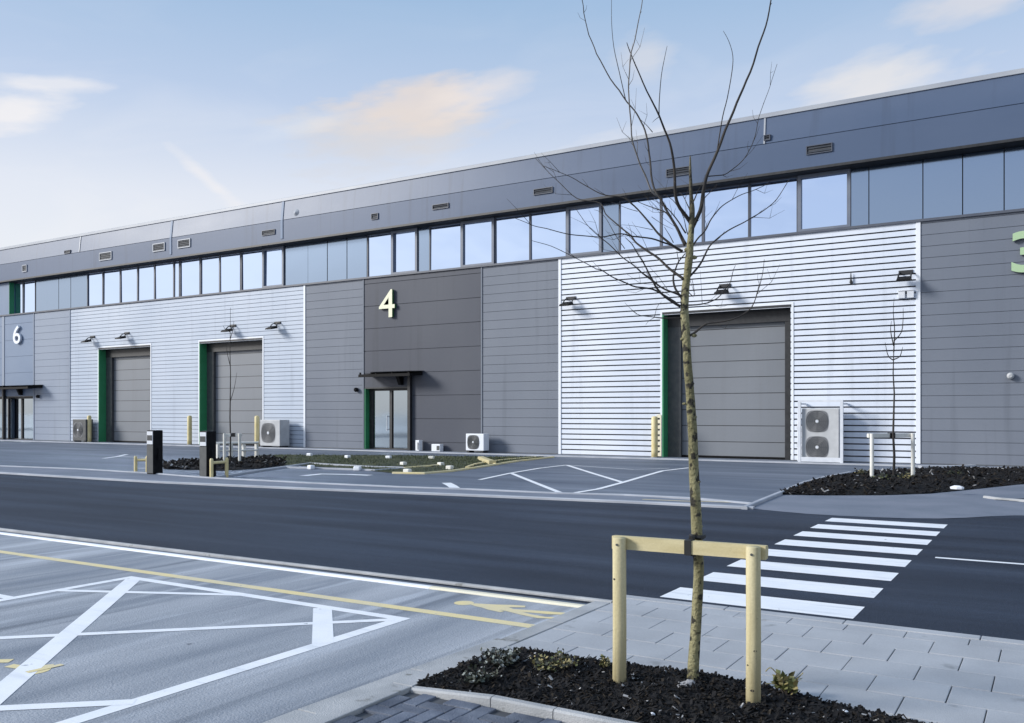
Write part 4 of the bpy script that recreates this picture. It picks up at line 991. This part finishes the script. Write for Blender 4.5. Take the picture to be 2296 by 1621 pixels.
br = [   # main stems first: list of photograph points, radius at the start, radius at the tip, twigs [(points, r)]
    ([zA(p) for p in [(900,1400),(835,1310),(805,1200),(797,1060),(770,900),(702,735),(625,575),(528,355),(497,265)]], .0125, .0018, [([zA(p) for p in [(702,735),(702,650),(715,480),(737,360),(752,290)]], .003), ([zA(p) for p in [(702,735),(675,755),(658,772)]], .002)], 'twig'),
    ([zA(p) for p in [(912,1430),(960,1330),(980,1200),(1012,1080),(1090,900),(1150,740),(1232,555),(1312,350),(1372,160),(1405,0),(1420,-90)]], .013, .0028, [([zA(p) for p in [(1065,960),(1100,740),(1130,620),(1160,450),(1165,350),(1140,260),(1105,195)]], .0035)], 'twig'),
    ([zA(p) for p in [(1010,1110),(1100,1105),(1160,1065),(1250,980),(1302,860),(1342,690),(1400,540),(1445,400)]], .0035, .0012, [], 'twig'),
    ([zA(p) for p in [(868,1535),(795,1405),(728,1280),(668,1180),(642,1000),(622,850),(575,745),(500,640),(400,500),(310,340),(250,180),(215,0),(203,-80)]], .0085, .0022, [([zA(p) for p in [(490,625),(450,450),(417,300),(403,150),(402,0),(402,-70)]], .003), ([zA(p) for p in [(660,832),(620,785),(577,747)]], .003)], 'twig'),
    ([zA(p) for p in [(690,1235),(650,1190),(612,1100),(562,980),(532,850),(515,660),(512,500),(522,350),(550,240),(577,120),(597,0),(610,-70)]], .006, .0018, [], 'twigl'),
    ([zB(p) for p in [(893,690),(800,510),(717,375),(640,330),(500,285),(370,230)]], .006, .0015, [([zB(p) for p in [(640,330),(580,320),(510,205)]], .0016)], 'twig'),
    ([zB(p) for p in [(905,565),(825,455),(752,352),(682,270),(652,180),(612,130)]], .005, .0015, [([zB(p) for p in [(790,400),(790,350),(805,310)]], .0016)], 'twig'),
    ([zB(p) for p in [(870,745),(790,700),(650,590),(560,490),(470,385),(370,280),(265,205)]] + [zC(p) for p in [(940,410),(840,352),(720,285),(580,235)]], .0085, .0014, [([zB(p) for p in [(420,345),(330,320),(240,285),(150,250)]], .002), ([zB(p) for p in [(570,500),(480,385),(560,400),(680,480),(780,525)]][2:], .002)], 'twig'),
    ([zB(p) for p in [(870,745),(790,695),(700,662),(560,620),(380,598),(255,570)]] + [zC(p) for p in [(930,680),(740,665),(600,630),(500,605),(390,560)]], .0065, .0014, [([zB(p) for p in [(570,530),(470,510),(370,490),(250,480)]], .002)], 'twig'),
    ([zB(p) for p in [(885,1030),(760,930),(600,800),(480,720),(400,660),(350,590),(250,510),(180,450),(100,370),(40,260)]] + [zC(p) for p in [(790,435),(690,345),(600,260),(530,185)]], .0085, .0014, [([zB(p) for p in [(400,660),(300,560),(250,480),(140,520),(60,350),(0,330)]][:3], .002), ([zB(p) for p in [(290,720),(200,590),(110,430),(40,350),(-20,330)]], .0025)], 'twig'),
    ([zB(p) for p in [(845,1300),(700,1210),(600,1110),(560,1030),(500,900),(420,770),(360,670),(295,605)]], .0085, .0016, [([zB(p) for p in [(560,1030),(540,1010),(450,950),(370,880),(320,790)]], .003)], 'twig'),
    ([zB(p) for p in [(850,1190),(800,1165),(700,1130),(620,1080),(540,1020),(450,950),(370,880),(250,790),(100,650),(40,600)]] + [zC(p) for p in [(950,690),(850,600),(780,490)]], .0065, .0014, [([zC(p) for p in [(940,680),(860,610),(750,555)]], .0016)], 'twig'),
    ([zB(p) for p in [(800,1260),(610,1145),(500,1120),(400,1105),(300,1065),(180,1015),(60,945),(0,930)]] + [zC(p) for p in [(890,870),(740,790),(600,730),(510,700)]], .006, .0014, [([zB(p) for p in [(740,1190),(690,1160),(560,1105)]], .0016)], 'twig'),
    ([zB(p) for p in [(880,1240),(800,1120),(785,1000),(800,930),(830,850),(890,765)]], .008, .003, [([zB(p) for p in [(835,860),(820,780),(815,740)]], .003)], 'twig'),
    ([zB(p) for p in [(860,1420),(665,1417),(590,1410),(440,1385),(360,1340)]], .005, .0013, [([zB(p) for p in [(590,1405),(615,1310),(660,1255)]], .0018), ([zB(p) for p in [(590,1412),(530,1450),(500,1490)]], .0018)], 'twig'),
    ([zB(p) for p in [(965,700),(1040,610),(1092,550),(1150,450),(1220,350),(1295,270),(1400,210),(1540,150),(1680,90),(1765,35)]], .0055, .0016, [], 'twig'),
    ([zB(p) for p in [(945,1000),(1050,870),(1100,770),(1150,690),(1260,590),(1400,500),(1540,430),(1700,330),(1820,220),(1945,25)]], .0065, .0018, [], 'twig'),
    ([zB(p) for p in [(915,1610),(1010,1550),(1100,1490),(1180,1465),(1400,1420),(1520,1350),(1570,1290),(1620,1180),(1670,990),(1697,830)]], .008, .0013, [], 'twig'),
    ([zB(p) for p in [(920,1290),(1050,1280),(1140,1262),(1250,1190),(1340,1080),(1380,950),(1405,890)]], .005, .0013, [([zB(p) for p in [(1070,1278),(1060,1100),(1050,940)]], .0016)], 'twig'),
    ([zB(p) for p in [(925,1150),(985,1200),(985,1110),(965,1020)]], .003, .0014, [], 'twig'),
    ([zB(p) for p in [(975,530),(1000,470),(1080,240),(1150,160),(1230,80)]], .0045, .0015, [([zB(p) for p in [(1082,235),(1085,150),(1150,100)]], .002)], 'twig'),
    ([zB(p) for p in [(955,300),(990,230),(1030,130),(1072,75)]], .005, .002, [], 'twig'),
    ([zB(p) for p in [(945,330),(920,280),(885,200),(838,148)]], .004, .0016, [], 'twig'),
    ([zB(p) for p in [(935,600),(910,520),(880,420),(850,350)]], .0035, .0014, [], 'twig'),
    ([zB(p) for p in [(780,660),(730,570),(690,500)]], .003, .0014, [], 'twig'),
    ([zB(p) for p in [(845,330),(780,235),(690,178)]], .003, .0014, [], 'twig'),
]
rnd = random.Random(21)
for (pl, r0, r1, tw, mk) in br:
    k = rnd.uniform(-.55, .55)
    (xs_, ys_) = pl[0]
    def dep(x, y): return T0 + k * math.hypot(x - xs_, y - ys_) / FPX * T0
    pts = smooth_path([D(x, y, dep(x, y)) for x, y in pl], 4); n = len(pts)
    pts = [p + Vector((mnoise.noise(p * 9), mnoise.noise(p * 9 + Vector((5, 0, 0))), mnoise.noise(p * 9 + Vector((0, 5, 0))))) * .006 * min(1, i / 3) for i, p in enumerate(pts)]
    b = MB(); b.tube(pts, [r0 + (r1 - r0) * (i / (n - 1)) ** .75 for i in range(n)], 7)
    for (pt, rr) in tw:
        q = smooth_path([D(x, y, dep(x, y)) for x, y in pt], 3)
        b.tube(q, [rr * (1 - .65 * i / (len(q) - 1)) for i in range(len(q))], 5)
    # buds and short spurs along the branch
    for i in range(3, n - 2, 2):
        if rnd.random() < .55:
            d = (pts[i+1] - pts[i-1]).normalized(); s_ = d.orthogonal().normalized(); a = rnd.uniform(0, 6.28); s_ = (s_ * math.cos(a) + d.cross(s_) * math.sin(a)); ll = rnd.uniform(.006, .016)
            b.tube([pts[i], pts[i] + (d * .8 + s_ * .5).normalized() * ll], [r1 * .9, r1 * .35], 4)
    for i in range(4, n - 3):
        if rnd.random() < .20 and (r0 < .0105):
            d = (pts[i+1] - pts[i-1]).normalized(); s_ = d.orthogonal().normalized(); a = rnd.uniform(0, 6.28); s_ = (s_ * math.cos(a) + d.cross(s_) * math.sin(a)); ll = rnd.uniform(.06, .22)
            q0 = pts[i]; q1 = q0 + (d * .8 + s_ * .55).normalized() * ll * .5; q2 = q1 + (d * .9 + s_ * .25 + UP * .25).normalized() * ll * .5
            b.tube([q0, q1, q2], [.0016, .0012, .0006], 4)
            if ll > .13: b.tube([q1, q1 + (d * .6 - s_ * .6 + UP * .2).normalized() * ll * .35], [.0011, .0006], 4)
    b.build('branch', MT[mk], tree, smooth=True)
# strap
tc = D(1562, 1222, T0); rc = PA.lerp(PB, ((tc - PA).dot(dvec)) / (PB - PA).length) + nvec * .066
b = MB()
s0 = D(1536, 1222, 4.9); q = PA + dvec * ((s0 - PA).dot(dvec))
z_ = .895 - .035
def band(c, hx, hy, z0, z1):
    rg = []
    for zz in (z0, z1):
        rg.append([tuple(c + dvec * a + nvec * e)[:2] + (zz,) for a, e in ((-hx, -hy), (hx, -hy), (hx, hy), (-hx, hy))])
    b.loft(rg)
qc = Vector((q.x, q.y, 0)) + nvec * .066
band(qc, .019, .041, z_ - .043, z_ + .040)
tx = Vector((tc.x, tc.y, 0))
pp = [qc + nvec * .02 + Vector((0, 0, z_ + .042)), qc.lerp(tx, .5) + nvec * .01 + Vector((0, 0, z_ + .05)), tx - dvec * .036 + Vector((0, 0, z_ + .047)), tx - dvec * .03 + nvec * .03 + Vector((0, 0, z_ + .047)), tx + nvec * .042 + Vector((0, 0, z_ + .047)), tx + dvec * .038 + nvec * .01 + Vector((0, 0, z_ + .047)), tx + dvec * .03 - nvec * .03 + Vector((0, 0, z_ + .045)), tx - nvec * .036 + Vector((0, 0, z_ + .046))]
b.tube(smooth_path(pp, 4), .0125, 6)
b.tube([tx + Vector((0, 0, z_ - .065)), tx + Vector((0, 0, z_ - .035))], .0365, 14)
b.build('strap', MT['strap'], tg)

def sapling(px_, py_, zb_, top, forks, guard_px, label, glabel, r0, white, gtop, third=None):
    base = G(px_, py_, zb_); t_ = (base.x * FW.x + base.y * FW.y)
    th = thing('sapling', label, 'tree', tuple(base))
    b = MB(); h = D(px_, top, t_).z
    pts = [base + Vector((0, 0, -.1))] + [Vector((base.x + .015 * math.sin(k * 2.1), base.y, base.z + (h - base.z) * k / 7)) for k in range(8)]
    b.tube(pts, [r0 * 1.1] + [r0 * (1 - .8 * k / 7) for k in range(8)], 8); b.build('trunk', MT['twig'], th, smooth=True)
    for f in forks:
        q = smooth_path([D(x, y, t_ + .25 * math.sin(x)) if i else D(x, y, t_) for i, (x, y) in enumerate(f)], 3)
        b = MB(); b.tube(q, [r0 * .5 * (1 - .75 * i / (len(q) - 1)) for i in range(len(q))], 6); b.build('branch', MT['twig'], th, smooth=True)
    (xa, ya), (xb, yb) = guard_px
    A, B = G(xa, ya, zb_), G(xb, yb, zb_); A.z = B.z = 0
    g, d, nb = guard('tree_guard', glabel, A, B, gtop, 0, .045, MT[white], MT[white], rail=(.035, .05), over=.05, back=.082)
    b = MB(); m_ = A.lerp(B, .53) + nb * .082
    rg = [[(m_.x + d.x * u * .07 + nb.x * v * .05, m_.y + d.y * u * .07 + nb.y * v * .05, zz) for u, v in ((-1, -1), (1, -1), (1, 1), (-1, 1))] for zz in (gtop - .11, gtop + .012)]
    b.loft(rg); b.build('strap', MT['strap'], g)
sapling(2003, 1066, .15, 745, [[(2003,808),(1992,800),(1987,785),(1984,768)], [(2003,806),(2016,800),(2021,787),(2023,778)], [(2003,790),(2005,740),(2002,700),(2004,668)], [(2003,765),(2020,745),(2024,715),(2024,690)], [(2003,775),(1996,742),(1998,720)]],
    [(1954, 1067), (2046, 1065)], 'thin dark sapling with a small forked top before the white ribbed wall', 'whitish timber tree guard in the far mulch bed on the right', .032, 'timberw', 1.14)
sapling(516, 1036, .05, 690, [[(516,900),(525,870),(531,835)], [(516,820),(509,790),(508,770)], [(516,760),(523,735),(524,720)], [(516,745),(505,738),(500,730)]],
    [(503, 1037), (537, 1037)], 'very thin bare sapling in front of the middle dock door', 'pale timber tree guard behind the charging posts', .026, 'timberw', .98)
# knee rail behind the charging posts
t = thing('knee_rail', 'low pale knee rail beside the far sapling in front of the middle dock door', 'rail', tuple(G(560, 1036)))
a_, c_ = G(488, 1032), G(575, 1030)
for k in range(4):
    q = a_.lerp(c_, k / 3); b = MB(); b.box(q.x - .05, q.x + .05, q.y - .05, q.y + .05, 0, .55); b.build('post', MT['timberw'], t)
for z_ in (.30, .56):
    b = MB(); e = Vector((0, -.052, 0)) if z_ < .5 else Vector((0, 0, 0)); b.tube([a_ + e + Vector((-.1, 0, z_ + .03)), c_ + e + Vector((.1, 0, z_ + .03))], .045 if z_ > .5 else .03, 8); b.build('rail', MT['timberw'], t)

# ------------------------------------------------------------------ near planting bed
A = [Vector((x, 4.302, 0)) for x in (-3.2, -1, 1, 3)]; B = [Vector((x, y_, 0)) for x, y_ in ((-3.2, 5.0), (-3.0, 5.10), (-1, 5.16), (1, 5.12), (3, 5.12))]
nu, nv = 420, 64
b = MB()
ga, gb = [Vector((-3.166 + 5.6 * i / (nu - 1), 4.110, 0)) for i in range(nu)], []
for p in ga: gb.append(Vector((p.x, min(5.11 - max(0, p.x + 1.45) * .21, 4.95 + max(0, p.x + 3.166) * 1.0) + .014 * mnoise.noise(Vector((p.x * 6, 0, 0))), 0)))
for i in range(nu):
    for j in range(nv):
        p = ga[i].lerp(gb[i], j / (nv - 1)); v = j / (nv - 1)
        k = min(1, min(v * 6 + .5, (1 - v) * 4)); k2 = min(1, (p.x + 3.166) * 2.5); kk = max(0, k) * (.3 + .7 * k2)
        dt = math.hypot(p.x - tp[1].x, p.y - tp[1].y)
        z_ = .036 + .028 * kk + .035 * math.exp(-(dt / .35) ** 2) + (.006 + .012 * kk) * (mnoise.noise(p * 11) + .8 * mnoise.noise(p * 27 + Vector((0, 0, 3))))
        b.v.append((p.x, p.y, max(z_, .034)))
for i in range(nu - 1):
    for j in range(nv - 1):
        b.f.append((i*nv + j, (i+1)*nv + j, (i+1)*nv + j + 1, i*nv + j + 1)); b.m.append(0)
scatter_chips(b, 26000, .0155, pale=.022)
struct(b.build('bark_mulch', [MT['mulch'], MT['chipd'], MT['chipl'], MT['chipb']]), 'stuff')
tuft(1118, 1490, .06, 50, .13, .13, ['leafw', 'leafk', 'leafk', 'leafw'], 'dark dwarf shrub with frosty tips at the left corner of the near bed', leaf=.030, flat=1.2)
tuft(1075, 1530, .06, 34, .13, .10, ['leafk', 'leafk', 'leafw'], 'low blackish clump behind the kerb end of the near bed', leaf=.026)
tuft(1245, 1503, .06, 44, .15, .15, ['leafg', 'leafd', 'leafk'], 'olive flecked dwarf shrub left of the near timber guard', leaf=.024)
tuft(1355, 1497, .06, 14, .06, .08, ['leafd', 'leafg'], 'tiny dry seedling just left of the left guard post', leaf=.02, name='seedling', cat='plant')
w_ = tuft(1768, 1553, .06, 22, .075, .13, ['leafd', 'leafg', 'leafg'], 'straggly yellow green weed right of the near timber guard', name='weed', cat='weed', leaf=.040, up=1.0)
c = G(1765, 1553, .06)
b = MB(); t_ = c.x * FW.x + c.y * FW.y
b.tube(smooth_path([D(1765, 1550, t_), D(1748, 1520, t_), D(1728, 1497, t_), D(1716, 1505, t_ + .02)], 4), .003, 5)
b.tube(smooth_path([D(1768, 1550, t_), D(1785, 1525, t_), D(1800, 1508, t_)], 4), .003, 5); b.tube(smooth_path([D(1762, 1552, t_), D(1740, 1535, t_), D(1716, 1532, t_)], 4), .0025, 5)
b.build('runner', MT['leafd'], w_)
p = D(1537, 1533, T0 - .12); b = MB()
for k, (r_, zz) in enumerate(((.042, -.03), (.048, -.004), (.038, .010), (.01, .014))):
    if k == 0: rg = []
    rg.append([(p.x + RT.x * r_ * 1.1 * math.cos(a) + FW.x * r_ * .7 * math.sin(a) + .006 * mnoise.noise(Vector((a * 3, k, 0))), p.y + RT.y * r_ * 1.1 * math.cos(a) + FW.y * r_ * .7 * math.sin(a), p.z + zz + .012 * math.cos(a)) for a in [q * .5236 for q in range(12)]])
b.loft(rg); tag(b.build('stone', MT['stone']), 'flat pale stone lying at the foot of the near young tree', 'stone')
for i, (px_, py_, r_, lab) in enumerate([(1462, 1601, .013, 'small white pebble in the near bed bark, right of the kerb joint'), (1893, 1597, .018, 'pale pebble on the bark by the flag edge, right of the weed')]):
    p = G(px_ * 1.0, py_, .07); b = MB(); b.loft([[(p.x + r_ * k * 1.3 * math.cos(q * .7854), p.y + r_ * k * math.sin(q * .7854), p.z + zz * r_) for q in range(8)] for k, zz in ((.7, -.6), (1, 0), (.75, .5), (.2, .75))])
    tag(b.build('pebble', MT['trimw'], smooth=True), lab, 'pebble')
